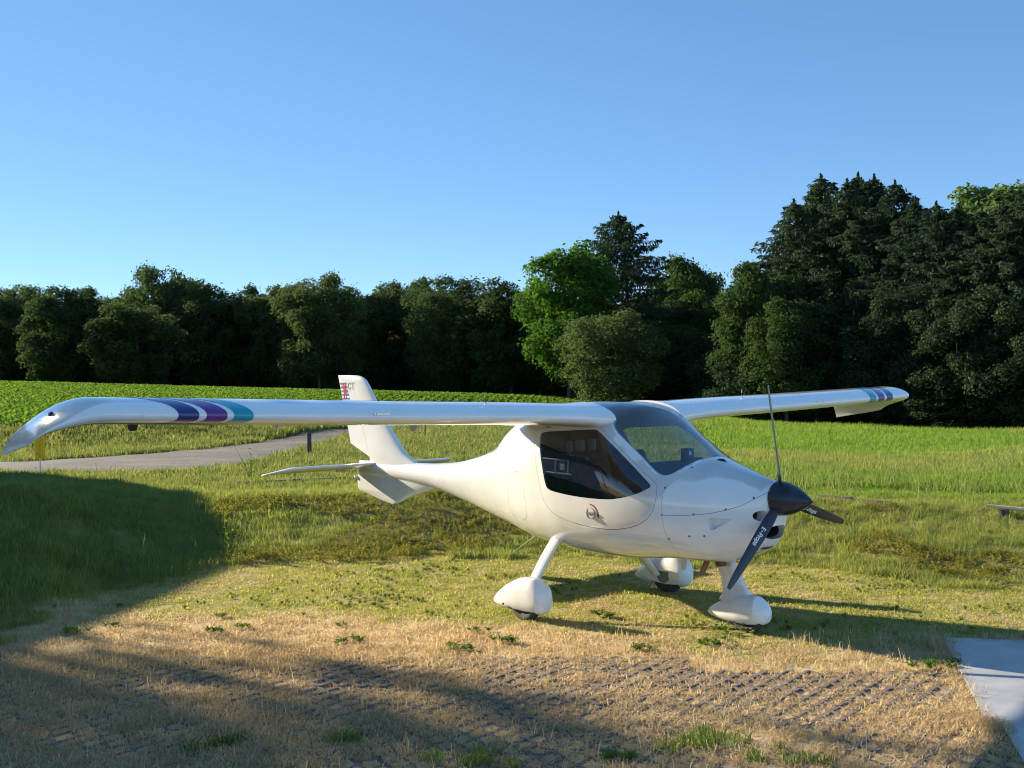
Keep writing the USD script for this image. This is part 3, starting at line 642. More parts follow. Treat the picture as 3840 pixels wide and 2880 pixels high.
def fin_patch(poly, lift, s=-1):
    poly = poly.segmentize(.02)
    out = []
    for g in getattr(poly, 'geoms', [poly]):
        v, f = trimesh.creation.triangulate_polygon(g, engine='earcut')
        V = np.array([(x, s * (fin_y(x, z) + lift), z) for x, z in v]); out.append(trimesh.Trimesh(np.vstack([V, V]), np.vstack([f, f[:, ::-1] + len(V)]), process=False))
    return cat_mesh(out)
def sheared(x0, x1, z0, z1):              # follows the slant of the rudder's trailing edge
    return sg.Polygon([(x0 + (z - 1.9) * -.31, z) for z in (z0,)] + [(x1 + (z0 - 1.9) * -.31, z0), (x1 + (z1 - 1.9) * -.31, z1), (x0 + (z1 - 1.9) * -.31, z1)])
fl = obj('flag', fin_patch(sheared(-5.665, -5.50, 1.785, 2.0), .0012), 'lettering_white', rud, label='small flag with a red lion on blue and white bars')
for i in range(5):
    z = 1.785 + i * .043 + .004
    obj('flag_bar', fin_patch(sheared(-5.665, -5.50, z, z + .022), .0022), 'flag_blue', AC)
LION = sg.Polygon([(.50, .98), (.62, .95), (.64, .86), (.56, .80), (.60, .72), (.74, .80), (.80, .90), (.86, .82), (.78, .68), (.64, .58), (.62, .46), (.72, .36), (.80, .20), (.90, .06), (.74, .04), (.66, .20), (.54, .30), (.42, .22), (.40, .04), (.24, .04), (.30, .18), (.34, .34), (.38, .44), (.26, .40), (.16, .28), (.08, .36), (.14, .54), (.24, .64), (.18, .76), (.10, .62), (.05, .74), (.12, .88), (.24, .86), (.32, .70), (.36, .56), (.42, .62), (.36, .72), (.22, .66), (.28, .78), (.40, .84), (.42, .92)])
LION = sa.affine_transform(LION.buffer(0), [-.135, 0, 0, .20, -5.515, 1.79])
LION = sg.Polygon([(x + (z - 1.9) * -.31, z) for x, z in (LION if LION.geom_type == 'Polygon' else max(LION.geoms, key=lambda g: g.area)).exterior.coords]).buffer(0)
obj('flag_lion', fin_patch(LION, .0032), 'red_paint', AC)
def rud_place(x, y, z):
    zz_ = 1.905 + y; xx = -5.435 + x + (zz_ - 1.9) * -.31
    return (xx, -(fin_y(xx, zz_) + .0014 + z), zz_)
obj('lettering', text_sheet('CT', .075, rud_place, .22), 'lettering_black', AC)
p = (-5.44, -(fin_y(-5.44, 1.72) + .003), 1.72)
obj('rudder_drain', box(p, (.016, .008, .035)), 'black_matte', AC)
VF = PchipInterpolator([.665, .675, .70, .76, .80, .85, .90, .99], [-4.66, -4.60, -4.52, -4.35, -4.20, -4.0, -3.82, -3.62])
VB = PchipInterpolator([.665, .675, .70, .75, .797, .93, .99], [-4.70, -4.78, -4.92, -5.15, -5.352, -5.368, -5.30])
obj('ventral_fin', loft([sym_ring(float(VF(z)), float(VB(z)), z, .010 + .060 * ((z - .665) / .32) ** .8) for z in np.linspace(.665, .99, 22)]), 'white_paint', AC, 30)
obj('tail_drain', trimesh.creation.icosphere(2, .022).apply_translation((-5.38, -.01, .925)), 'white_paint', AC, True)
for s in (-1, 1):
    yy = np.concatenate([np.linspace(.02, 1.0, 14), 1.0 + .14 * np.sin(np.linspace(0, np.pi / 2, 9)[1:])])
    rg = []
    for y in yy:
        v = max(0, (y - 1.0) / .14); le = -4.94 - .01 * y - .42 * v ** 2.2; te = -5.46
        half = .024 * (1 - .85 * v ** 1.5)
        xc = .5 * (1 - np.cos(np.linspace(0, np.pi, 17)))
        th = (.2969 * np.sqrt(xc) - .126 * xc - .3516 * xc ** 2 + .2843 * xc ** 3 - .1015 * xc ** 4) / .1 * half + .001
        x = le + (te - le) * xc; zc = 1.094 + .0 * y - (x + 4.94) / -.52 * .092
        rg.append(np.vstack([np.stack([x, np.full(17, s * y), zc + th], 1)[::-1], np.stack([x, np.full(17, s * y), zc - th], 1)[1:-1]]))
    solid = tm_mani(loft(rg))
    tb = room(-6, -5.375, min(s * .06, s * .62), max(s * .06, s * .62), .8, 1.3)
    sb = obj('stabilator', solid - tb, 'white_paint', AC, 28)
    obj('trim_tab', solid ^ room(-6, -5.379, min(s * .064, s * .616), max(s * .064, s * .616), .8, 1.3), 'white_paint', sb, 28)
    obj('tab_hinge', box((-5.375, s * .2, 1.005), (.03, .12, .02)), 'steel', sb)

# landing gear
def pant(cx, cy, xs, tops, bots, hw, p=2.3, n=30):
    k_ = np.linspace(0, 2 * np.pi, n, endpoint=False); e = lambda v: np.sign(v) * np.abs(v) ** (2 / p)
    X = np.linspace(0, 1, 40); s_ = np.linspace(0, 1, len(xs))
    f = [PchipInterpolator(xs, q) for q in (tops, bots, hw)]
    xx = xs[0] + (xs[-1] - xs[0]) * .5 * (1 - np.cos(np.pi * X))
    R = []
    for x in xx:
        t, b, h = [float(g(x)) for g in f]
        R.append(np.stack([np.full(n, cx + x), cy + h * e(np.cos(k_)), (t + b) / 2 + (t - b) / 2 * e(np.sin(k_))], 1))
    return loft(R)
def wheel(cx, cy, r, w, part):
    pr = np.array([(r * .55, -w * .36), (r * .8, -w * .5), (r * .93, -w * .44), (r, -w * .2), (r, w * .2), (r * .93, w * .44), (r * .8, w * .5), (r * .55, w * .36)])
    t = trimesh.creation.revolve(np.vstack([pr, pr[:1]]), sections=44); T = trimesh.transformations.rotation_matrix(np.pi / 2, (1, 0, 0))
    t.apply_transform(T); t.apply_translation((cx, cy, r - .004)); t.fix_normals()
    wp = obj('wheel', t, 'rubber', AC, 40)
    h = trimesh.creation.cylinder(r * .56, w * .66, sections=28); h.apply_transform(T); h.apply_translation((cx, cy, r - .004))
    obj('rim', h, 'dull_steel', wp, 30)
def ell_tube(P0, P1, c0, c1, th, bow=None, n=20, N=14, fwd=(1, 0, 0)):
    P0, P1 = np.array(P0), np.array(P1); k_ = np.linspace(0, 2 * np.pi, n, endpoint=False); R = []
    d = (P1 - P0) / np.linalg.norm(P1 - P0); f = np.array(fwd) - d * np.dot(fwd, d); f /= np.linalg.norm(f); g = np.cross(d, f)
    for t in np.linspace(0, 1, N):
        c = c0 + (c1 - c0) * t; p = P0 + (P1 - P0) * t + (np.array(bow) * 4 * t * (1 - t) if bow is not None else 0)
        R.append(p + (np.cos(k_) * c / 2)[:, None] * f + (np.sin(k_) * th / 2)[:, None] * g)
    return loft(R)
for s in (-1, 1):
    obj('main_gear_leg', ell_tube((-1.745, s * .34, .62), (-1.665, s * .79, .16), .135, .115, .040, bow=(0, s * .012, .012)), 'white_paint', AC, 40)
    pn = pant(0, s * .868, [-1.99, -1.965, -1.88, -1.75, -1.60, -1.48, -1.39, -1.345, -1.330], [.118, .148, .215, .290, .342, .350, .315, .255, .185], [.110, .092, .073, .064, .058, .060, .070, .098, .160], [.004, .022, .052, .082, .098, .100, .092, .062, .012], 2.4)
    pm = tm_mani(pn)
    well = trimesh.creation.cylinder(.188, .13, sections=36); well.apply_transform(trimesh.transformations.rotation_matrix(np.pi / 2, (1, 0, 0))); well.apply_translation((-1.585, s * .868, .172))
    inner = room(-1.86, -1.50, min(s * .70, s * .80), max(s * .70, s * .80), -.1, .20)
    pf = obj('wheel_fairing', pm - (tm_mani(well) ^ room(-2, -1, -1.2, 1.2, -.1, .19)) - inner, 'muddy_paint', AC, 30)
    obj('fairing_bolt', cyl((-1.775, s * .950, .115), (-1.775, s * .958, .115), .009, 10), 'black_matte', pf)
    obj('brake_disc', cyl((-1.585, s * .800, .165), (-1.585, s * .792, .165), .075, 24), 'dull_steel', pf, 30)
    wheel(-1.585, s * .868, .160, .11, AC)
nl = ell_tube((-.275, 0, .56), (-.125, 0, .22), .155, .235, .055, fwd=(1, 0, 0))
obj('nose_gear_leg', nl, 'white_paint', AC, 40)
npn = pant(0, 0, [-.435, -.41, -.32, -.20, -.08, .02, .09, .125, .138], [.112, .140, .196, .256, .288, .282, .240, .196, .145], [.104, .088, .070, .058, .054, .060, .074, .096, .130], [.004, .022, .056, .088, .105, .104, .086, .054, .012], 2.2)
well = trimesh.creation.cylinder(.160, .112, sections=36); well.apply_transform(trimesh.transformations.rotation_matrix(np.pi / 2, (1, 0, 0))); well.apply_translation((-.05, 0, .155))
npf = obj('wheel_fairing', tm_mani(npn) - (tm_mani(well) ^ room(-1, 1, -1, 1, -.1, .13)), 'muddy_paint', AC, 30)
fil = [np.stack([cq + (.110 + e_) * np.cos(k), (.028 + e_ * .9) * np.sin(k), np.full(48, zq)], 1) for zq, e_, cq in ((.225, .074, -.125), (.25, .050, -.135), (.27, .030, -.143), (.30, .012, -.158), (.34, .002, -.178), (.37, -.004, -.191))]
obj('leg_fairing', loft(fil), 'muddy_paint', npf, 50)
obj('fairing_bolt', cyl((-.155, -.094, .075), (-.155, -.104, .075), .009, 10), 'black_matte', npf)
obj('fairing_bolt', cyl((-.02, -.104, .085), (-.02, -.112, .085), .009, 10), 'black_matte', npf)
wheel(-.05, 0, .140, .10, AC)
obj('exhaust_pipe', tube([(-.36, -.05, .56), (-.40, -.06, .48), (-.43, -.07, .41)], [.022, .022, .022], 14), 'rust_pipe', AC, 40)
obj('cowl_outlet', ell_tube((-.245, -.075, .54), (-.235, -.085, .485), .10, .085, .07), 'inlet_brown', AC, 40)
obj('belly_antenna', ell_tube((-.62, -.05, .54), (-.635, -.05, .41), .085, .045, .008), 'cream_plastic', AC, 40)
obj('whip_antenna', tube([(-2.20, -.10, .60), (-2.45, -.10, .46), (-2.66, -.10, .335)], [.0035, .003, .002], 6), 'black_matte', AC, 40)
# headsets and a clip box hung inside the cabin
for i, (x, y, z, lb) in enumerate(((-1.78, -.10, 1.36, 'grey headset hanging at the back of the cabin behind the seats'), (-1.55, -.20, 1.38, 'grey headset hanging nearer the front of the side window'))):
    h = thing('headset', lb, 'headset', (x, y, z))
    for s in (-1, 1):
        t = rbox((0, 0, 0), (.07, .045, .10), .02).rotate((0, 0, 20)).translate((0, s * .075, 0)); obj('ear_cup', t, 'grey_plastic', h, 40)
    a = np.linspace(0, np.pi, 15); obj('headband', tube(np.stack([0 * a, .085 * np.cos(a), .02 + .11 * np.sin(a)], 1), .008), 'black_matte', h, 40)

# ------------------------------------------------------------------ trees
def leaf_cards(P, N, size, rng, aspect=.6, T=None):
    n = len(P); t = np.cross(N, rng.normal(size=(n, 3))) if T is None else T - N * (T * N).sum(1)[:, None]; t /= np.linalg.norm(t, axis=1)[:, None] + 1e-9; b = np.cross(N, t)
    s = size * rng.uniform(.6, 1.35, n)[:, None]
    a = P + t * s; c = P - t * s; u = b * s * aspect
    bend = N * s * .25
    V = np.stack([a - bend, P + u, c - bend, P - u], 1).reshape(-1, 3); i = np.arange(n)[:, None] * 4
    return trimesh.Trimesh(V, np.vstack([i + [0, 1, 2], i + [0, 2, 3]]), process=False)
def trunk_mesh(h, r, rng, limbs=7, spread=.3, lean=.02):
    z = np.linspace(-.3, h * .8, 12); w = np.cumsum(rng.normal(0, h * .004, (12, 2)), 0)
    P = np.column_stack([w[:, 0] + lean * z, w[:, 1], z]); ts = [tube(P, np.interp(z, [-.3, .3, h * .8], [r * 1.5, r, r * .2]), 8)]
    for _ in range(limbs):
        k_ = rng.integers(3, 10); a = rng.uniform(0, 2 * np.pi); L = h * spread * rng.uniform(.5, 1.1); d = np.array([math.cos(a), math.sin(a), rng.uniform(.3, .9)])
        q = P[k_] + np.outer(np.linspace(0, 1, 5), d * L) + np.outer(np.linspace(0, 1, 5) ** 2, [0, 0, L * .2])
        ts.append(tube(q, np.linspace(r * .4, r * .08, 5), 6))
    return cat_mesh(ts)
def broadleaf_crown(h, rx, seed, n_leaf, leaf, low=.10, clumps=60, top=1., flat=2.2, ry=None):
    rng = np.random.default_rng(seed); ry = ry or rx; C_, Rd = [], []
    zc, hz = h * (low + 1) / 2, h * (1 - low) / 2
    for _ in range(clumps):
        d = rng.normal(size=3); d /= np.linalg.norm(d)
        d = np.sign(d) * np.abs(d) ** (2 / flat); sc = rng.uniform(.62, .92) if rng.random() < .8 else rng.uniform(.2, .6)
        C_.append(np.array([d[0] * rx, d[1] * ry, d[2] * hz]) * sc + [0, 0, zc]); Rd.append(min(rx, ry) * rng.uniform(.15, .31))
    C_ = np.array(C_); Rd = np.array(Rd)
    pk = rng.choice(clumps, n_leaf, p=Rd ** 2 / (Rd ** 2).sum())
    d = rng.normal(size=(n_leaf, 3)); d /= np.linalg.norm(d, axis=1)[:, None]; d[:, 2] = np.where((d[:, 2] < -.2) & (rng.random(n_leaf) < .6), -d[:, 2], d[:, 2])
    lump = 1 + .35 * (meshkit.noise(C_[pk] * 3 + d * 2.2, 4) - .5)
    P = C_[pk] + d * (Rd[pk] * lump * rng.uniform(.72, 1.06, n_leaf))[:, None] * [1, 1, .85]
    N = d * .8 + rng.normal(size=(n_leaf, 3)) * .55 + [0, 0, .25]; N /= np.linalg.norm(N, axis=1)[:, None]
    rag = rng.random(n_leaf) < .28; P[rag] += rng.normal(size=(rag.sum(), 3)) * [.17, .17, .2] + [0, 0, .03]
    keep = P[:, 2] > .15; return leaf_cards(P[keep], N[keep], leaf, rng)
def spruce_crown(h, rx, seed, per=5, leaf=.2, low=.05, droop=.35, thin=1., bare=0.):
    """tiers of drooping boughs, each a spine of needles with twigs hanging from it like a curtain"""
    rng = np.random.default_rng(seed); P, N, T = [], [], []
    z = h * .99
    while z > h * low:
        f = (h - z) / h; L0 = rx * min(1., (f * 3.1) ** .72 + .02) * (1 - .08 * f)
        m = max(4, int(per * (.6 + .6 * f))); a0 = rng.uniform(0, 6.28)
        for i in range(m):
            if rng.random() < bare: continue
            a = a0 + i * 6.283 / m + rng.normal(0, .3); L = L0 * rng.uniform(.5, 1.2); n = max(6, int(L / .03 * thin))
            t = rng.random(n) ** .7; o = np.array([math.cos(a), math.sin(a), 0]); sd = np.array([-math.sin(a), math.cos(a), 0])
            spine = z - droop * L * t * (.35 + .65 * t) + .22 * L * t ** 4
            hang = rng.random(n) ** 1.6 * (.12 + .55 * np.minimum(1, L / 2.2) * np.sin(np.pi * np.clip(t, .05, .97)))
            side = rng.normal(0, .05 + .13 * np.minimum(L, 2.5) * t * (1.1 - t), n)
            P.append(np.outer(t * L, o) + np.outer(side, sd) + np.outer(spine - hang + rng.normal(0, .03, n), [0, 0, 1]))
            N.append(rng.normal(size=(n, 3)) * [.7, .7, .25] + o * .35 + [0, 0, .15])
            k_ = (hang > .12)[:, None]; T.append(np.where(k_, np.array([0, 0, -1.]) + o * .25, o + [0, 0, -.35]) + rng.normal(0, .22, (n, 3)))
        z -= (.22 + .34 * f) * (h / 15) * rng.uniform(.7, 1.3)
    q = rng.random(90); P.append(np.column_stack([rng.normal(0, .05, 90) * (1.1 - q), rng.normal(0, .05, 90) * (1.1 - q), h * (.955 + .055 * q)])); N.append(rng.normal(size=(90, 3)) * [1, 1, .2]); T.append(np.array([0, 0, 1.]) + rng.normal(0, .35, (90, 3)))
    P, N, T = np.vstack(P), np.vstack(N), np.vstack(T); N /= np.linalg.norm(N, axis=1)[:, None]
    return leaf_cards(P, N, leaf, rng, .30, T)
TREES = {}
def tree(key, name, label, loc, rotz, scale, group, cat='tree'):
    """first of a kind builds trunk and crown, later ones refer to it"""
    if key in TREES: return copy_of(TREES[key], name, label, loc, rotz, scale, group, cat)
    kind, h, rx, seed, nl_, leaf, lm, bm, kw = KINDS[key]; t = thing(name, label, cat, loc, rotz, scale, group); TREES[key] = t
    rng = np.random.default_rng(seed + 100)
    obj('trunk', trunk_mesh(h, h * .016, rng, 9 if kind == 'b' else 0), bm, t, 50)
    obj('crown', broadleaf_crown(h, rx, seed, nl_, leaf, **kw) if kind == 'b' else spruce_crown(h, rx, seed, leaf=leaf, **kw), lm, t)
    return t
KINDS = {
 'wood_a': ('b', 11., 3.7, 1, 34000, .125, 'leaf_dark', 'bark', dict(low=.04, clumps=150, flat=2.6)),
 'wood_b': ('b', 11., 3.3, 2, 31000, .125, 'leaf_dark', 'bark', dict(low=.04, clumps=130, flat=2.3)),
 'wood_c': ('b', 11., 4.0, 3, 36000, .125, 'leaf_dark', 'bark', dict(low=.05, clumps=170, flat=2.8)),
 'wood_d': ('b', 11., 3.0, 4, 28000, .125, 'leaf_dark', 'bark', dict(low=.04, clumps=115, flat=2.2)),
 'deep_a': ('b', 11., 3.7, 41, 30000, .12, 'leaf_deep', 'bark', dict(low=.03, clumps=110, flat=2.4)),
 'deep_b': ('b', 11., 3.1, 42, 26000, .12, 'leaf_deep', 'bark', dict(low=.03, clumps=90, flat=2.2)),
 'bright': ('b', 12., 3.7, 11, 30000, .14, 'leaf_bright', 'bark', dict(low=.10, clumps=170, flat=2.5)),
 'olive': ('b', 7.0, 3.0, 12, 26000, .10, 'leaf_olive', 'bark', dict(low=.02, clumps=140, flat=2.4)),
 'mid': ('b', 10., 3.4, 13, 32000, .115, 'leaf_mid', 'bark', dict(low=.04, clumps=135, flat=2.5)),
 'under': ('b', 5., 2.8, 14, 20000, .10, 'leaf_deep', 'bark', dict(low=.01, clumps=70, flat=2.6)),
 'light': ('b', 20., 5.5, 15, 22000, .22, 'leaf_light', 'bark', dict(low=.3, clumps=80, flat=2.2)),
 'spruce_a': ('s', 17., 3.3, 21, 0, .15, 'needle', 'bark', dict(per=10, thin=1.5, droop=.38)),
 'spruce_b': ('s', 17., 3.1, 22, 0, .15, 'needle', 'bark', dict(per=9, thin=1.3, droop=.5, bare=.15)),
 'spruce_c': ('s', 15., 4.1, 23, 0, .14, 'needle', 'bark', dict(per=8, thin=1.7, low=.08, bare=.12, droop=.3)),
}
def at(px, D):                            # foot of a thing D metres ahead under a column of the photograph
    a = (px * 1.736 - 1920) / (1920 / TX); p = ad_to_xy(np.array(a), np.array(float(D))); return np.array([p[0], p[1], float(ground_z(p[0], p[1]))])
def height_for(px, py, base, D):          # metres from base to the top seen at (px, py) of the 2212 wide picture
    hz = 870 - 35. * px / 2212; return (hz - py) * 1.736 * D * TX / 1920 + CAM[2] - base[2]
# edge of the wood on the left: front row and a second row behind
row = [(-40, 618, 108, 'wood_c'), (45, 604, 112, 'wood_a'), (128, 612, 101, 'wood_b'), (205, 618, 103, 'wood_d'), (292, 648, 97, 'wood_b'), (345, 574, 111, 'wood_c'), (392, 590, 114, 'wood_a'),
       (470, 604, 108, 'wood_a'), (535, 612, 110, 'wood_d'), (606, 610, 106, 'wood_b'), (692, 590, 102, 'wood_c'), (786, 604, 109, 'wood_a'), (846, 606, 112, 'wood_d'),
       (915, 592, 108, 'wood_b'), (975, 598, 100, 'wood_c'), (1050, 640, 104, 'wood_d'), (1105, 600, 97, 'wood_a'), (1165, 630, 104, 'wood_b')]
WL = ['dark broadleaf tree cut by the left edge of the photo', 'round dark broadleaf above the drooping wing tip', 'broadleaf with a sunlit left rim, third along the wood edge', 'slim dark broadleaf just left of the tallest hump of the wood',
      'low lobe-shaped broadleaf with a bright left rim before the tallest hump', 'tallest broad tree in the left wood, humped crown', 'brown-topped tree just right of the tallest hump', 'dark broadleaf in the dip right of the tallest hump',
      'slim dark broadleaf midway between the tallest hump and the tail fin', 'dark broadleaf left of the peaked tree over the tail fin', 'peaked broad tree directly above the tail fin', 'round-topped dark tree right of the tail fin',
      'slim tree with twin knobs right of the tail fin', 'dark tree with small upright tuft, fifth left of the bright green tree', 'broad brown-flecked tree with sky gaps, behind the wing vent tube', 'low slim tree in the dip left of the bright green tree',
      'tree with a tan lit shoulder next to the bright green tree', 'dark low tree half hidden behind the bright green tree']
LEAN = np.random.default_rng(3)
wood_D = lambda px: 110.
for (px, py, D, kd), lb in zip(row, WL):
    D = D - 3 if D > 103 else D - 6; b = at(px, D); h = height_for(px, py, b, D); k_ = KINDS[kd]; sw = LEAN.uniform(.95, 1.2)
    tree(kd, 'broadleaf_tree', lb, b, LEAN.uniform(0, 6.28), (sw, sw, h / k_[1] * .985), 'trees along the left wood edge')
for i, px in enumerate(range(-60, 1240, 62)):
    D = wood_D(px) + 10 + LEAN.uniform(-2, 3); b = at(px, D); py = 14 + np.interp(px, [-60, 45, 110, 160, 230, 320, 400, 440, 560, 700, 800, 980, 1100, 1240], [615, 612, 640, 632, 622, 592, 590, 618, 622, 612, 616, 610, 622, 650]) + LEAN.uniform(4, 22)
    kd = 'wood_' + 'abcd'[LEAN.integers(4)]; h = height_for(px, py, b, D)
    tree(kd, 'broadleaf_tree', 'dark broadleaf in the shaded second row of the left wood', b, LEAN.uniform(0, 6.28), (1.15, 1.15, h / 11. * .97), 'trees in the second row of the left wood')
for i, px in enumerate(range(-80, 1250, 52)):
    for D, g, lb in ((wood_D(px) - .5 + LEAN.uniform(-1, 1), 'undergrowth along the front of the left wood', 'black-green undergrowth bush at the foot of the left wood'),):
        b = at(px + LEAN.uniform(-15, 15), D); s_ = LEAN.uniform(.8, 1.25); tree('under', 'undergrowth_bush', lb, b, LEAN.uniform(0, 6.28), (s_, s_, s_ * LEAN.uniform(.7, 1.1)), g, 'bush')
# middle group
def put(kd, px, py, D, label, name='broadleaf_tree', group=None, sx=None, lowcut=1., rz=None, cat='tree'):
    b = at(px, D); h = height_for(px, py, b, D); k_ = KINDS[kd]; s_ = sx if sx else h / k_[1]
    return tree(kd, name, label, b, LEAN.uniform(0, 6.28) if rz is None else rz, (s_, s_, h / k_[1] * .985), group, cat)
put('bright', 1232, 522, 80, 'bright green round-crowned broadleaf standing left of the tall spruce', sx=1.0)
put('spruce_c', 1342, 455, 84, 'tall thin-branched spruce rising alone in the middle of the photo', 'spruce_tree', sx=1.32)
put('olive', 1318, 668, 72, 'grey-green bushy tree in front of the lone spruce, behind the wing root', sx=1.08)
put('mid', 1482, 548, 98, 'dark round-topped tree right of the lone spruce', sx=1.15)
put('mid', 1400, 640, 90, 'dark green tree filling the gap under the lone spruce', sx=1.0)
put('mid', 1525, 622, 86, 'feathery dull green tree below the dark round-topped tree', sx=1.0)
put('mid', 1440, 690, 80, 'shaded green tree right of the grey-green bushy tree', sx=.95)
put('under', 1500, 735, 78, 'dark low tree in the hollow behind the windshield', sx=1.2)
put('under', 1590, 760, 70, 'dark rounded shrub at the left foot of the spruce block', sx=1.1, name='shrub', cat='shrub')
put('under', 1430, 800, 78, 'black-green shrub in deep shade behind the cabin roof', sx=1.2, name='shrub', cat='shrub')
put('mid', 1645, 562, 64, 'yellow-green lit broadleaf at the left end of the spruce block', sx=.82, name='broadleaf_tree')
put('mid', 1700, 640, 60, 'broadleaf with sunlit patches at the foot of the feathery spruce', sx=.7)
# the block of spruces on the right
SPR = [(1722, 428, 66, 'spruce_b', .95, 'feathery spruce with open left branches at the edge of the block'), (1782, 373, 68, 'spruce_a', 1.15, 'full round-topped tall spruce, first high top of the block'), (1838, 384, 64, 'spruce_b', 1.0, 'narrow dark spruce just right of the round-topped one'), (1862, 369, 67, 'spruce_a', 1.0, 'highest dark pointed spruce of the block'),
       (1897, 374, 66, 'spruce_b', 1.0, 'twin of the highest spruce, a touch shorter on its right'), (1942, 386, 62, 'spruce_a', .95, 'spruce with a lone spike top right of the highest pair'), (1985, 425, 60, 'spruce_b', 1.0, 'dark spruce in the step down after the spike top'), (2030, 432, 58, 'spruce_a', 1.0, 'brown-tinged spruce left of the light green tree'),
       (2078, 438, 57, 'spruce_b', 1.05, 'brown-tinged spruce in front of the light green crown'), (2128, 446, 56, 'spruce_a', 1.0, 'dark spruce under the right part of the light green crown'), (2175, 432, 55, 'spruce_b', 1.1, 'second spruce from the right edge of the photo'), (2222, 405, 54, 'spruce_a', 1.1, 'spruce cut by the right edge of the photo'), (2275, 430, 54, 'spruce_b', 1.1, 'spruce just outside the right edge')]
for px, py, D, kd, sx, lb in SPR:
    put(kd, px, py, D, lb, 'spruce_tree', 'spruces of the right block', sx=sx * 1.18 * D / 64)
for i, px in enumerate(range(1740, 2300, 50)):
    put('spruce_' + 'ab'[i % 2], px, 470 + (i * 37) % 40, 74 + (i % 3), 'dark spruce deep inside the right block', 'spruce_tree', 'spruces deep inside the right block', sx=1.2)
for px, py, D, kd, lb in ((1760, 640, 60, 'deep_b', 'dark broadleaf before the full round-topped spruce'), (1835, 590, 61, 'deep_b', 'dark slim broadleaf low before the highest spruce pair'), (1905, 650, 58, 'deep_a', 'dark broadleaf low in the block behind the far wing tip'), (1985, 610, 57, 'deep_a', 'broad dark broadleaf filling the block right of the spike top'), (2075, 660, 54, 'deep_b', 'dark broadleaf below the light green crown'), (2165, 600, 53, 'deep_a', 'tall dark broadleaf near the right edge of the photo'), (2250, 640, 52, 'deep_a', 'dark broadleaf cut by the right edge of the photo')):
    put(kd, px, py, D, lb, group='dark broadleaf trees in front of the spruce block', sx=.72)
put('light', 2128, 388, 95, 'tall light green broadleaf behind the spruces near the right edge', sx=1.25)
put('light', 2215, 384, 97, 'light green broadleaf cut by the right edge behind the spruces', sx=1.1)
for px, py, D, lb in ((1640, 775, 63, 'dark bushy undergrowth below the yellow-green lit broadleaf'), (1735, 815, 62, 'dark undergrowth bush under the feathery spruce'), (1830, 800, 61, 'dark undergrowth bush behind the raised propeller blade and far wing'), (1925, 830, 59, 'dark undergrowth bush above the far wing tip'), (2075, 835, 55, 'dark undergrowth bush right of the pale trunk'), (2185, 825, 54, 'dark undergrowth bush at the right edge')):
    put('under', px, py, D, lb, 'undergrowth_bush', 'undergrowth below the spruces', cat='bush', sx=1.05)
# off to the left: shed and trees that throw the yard's shadows
TO_SUN = np.array([-math.cos(SUN_AZ), -math.sin(SUN_AZ)]); PERP = np.array([-math.sin(SUN_AZ), math.cos(SUN_AZ)]); K = math.tan(SUN_EL)
rid_h = 4.2; ed = np.array([-.67, .742]); ed /= np.linalg.norm(ed); nrm = np.array([-ed[1], ed[0]])
if np.dot(nrm, TO_SUN) < 0: nrm = -nrm
mid = np.array([-4.75, -2.45]) + TO_SUN * rid_h / K
def shed():
    t0, t1, hd, ev = -9., 2.85, 2.6, 3.0
    s_ = thing('shed', 'grey shed with a pitched roof left of the yard', 'building')
    P = lambda t, w, z: np.array([*(mid + ed * t + nrm * w), z])
    wall = sg.Polygon([(-hd, -.2), (hd, -.2), (hd, ev), (0, rid_h - .12), (-hd, ev)])
    t = trimesh.creation.extrude_polygon(wall, t1 - t0 - .3, engine='earcut'); v = t.vertices
    V = np.array([P(t0 + .15 + z, x, y) for x, y, z in v]); w = trimesh.Trimesh(V, t.faces); w.fix_normals(); obj('wall', w, 'shed_wall', s_)
    for sg_ in (-1, 1):
        a, b = np.array([0, rid_h]), np.array([sg_ * (hd + .35), ev - .16]); n_ = np.array([0, .1])
        poly = sg.Polygon([a, b, b - n_, a - n_]); t = trimesh.creation.extrude_polygon(poly, t1 - t0, engine='earcut'); V = np.array([P(t0 + z, x + sg_ * .002, y) for x, y, z in t.vertices]); w = trimesh.Trimesh(V, t.faces); w.fix_normals(); obj('roof', w, 'shed_roof', s_)
shed()
KINDS['yard'] = ('b', 11., 3.8, 31, 6500, .14, 'leaf_mid', 'bark', dict(low=.2, clumps=75, flat=2.2))
for i, (q_, p_, h_, s_) in enumerate(((23., -6.5, 13.5, 1.05), (28., -12.0, 13., 1.15), (20., -16.5, 11., 1.15), (33, -7.4, 15.5, 1.1))):
    x, y = TO_SUN * q_ + PERP * p_; tree('yard', 'broadleaf_tree', 'broadleaf beside the yard that throws shade over the pavers', (x, y, 0.), i * 1.7, (s_, s_, h_ / 11.), 'trees beside the yard')

# ------------------------------------------------------------------ grass, crop and weeds
def tuft(n, rad, h, w, seed, lean=.5, curl=.5, hv=.5):
    r = np.random.default_rng(seed); V, Fc = [], []
    for i in range(n):
        a = r.uniform(0, 6.283); q = rad * math.sqrt(r.random()); b = np.array([q * math.cos(a), q * math.sin(a), -.008])
        d = r.uniform(0, 6.283); L = h * r.uniform(1 - hv, 1 + hv * .6); k_ = lean * r.uniform(.1, 1.); out = np.array([math.cos(d), math.sin(d), 0]); sd = np.array([-math.sin(d + r.normal(0, .6)), math.cos(d), 0]) * w * .5 * r.uniform(.7, 1.3)
        m1 = b + out * L * k_ * .4 + np.array([0, 0, L * .55]); tp = b + out * L * (k_ + curl * k_ * .6) + np.array([0, 0, L * max(.12, 1 - .55 * k_)])
        j = len(V); V += [b - sd, b + sd, m1 + sd * .8, m1 - sd * .8, tp]; Fc += [[j, j + 1, j + 2], [j, j + 2, j + 3], [j + 3, j + 2, j + 4]]
    return trimesh.Trimesh(np.array(V), np.array(Fc), process=False)
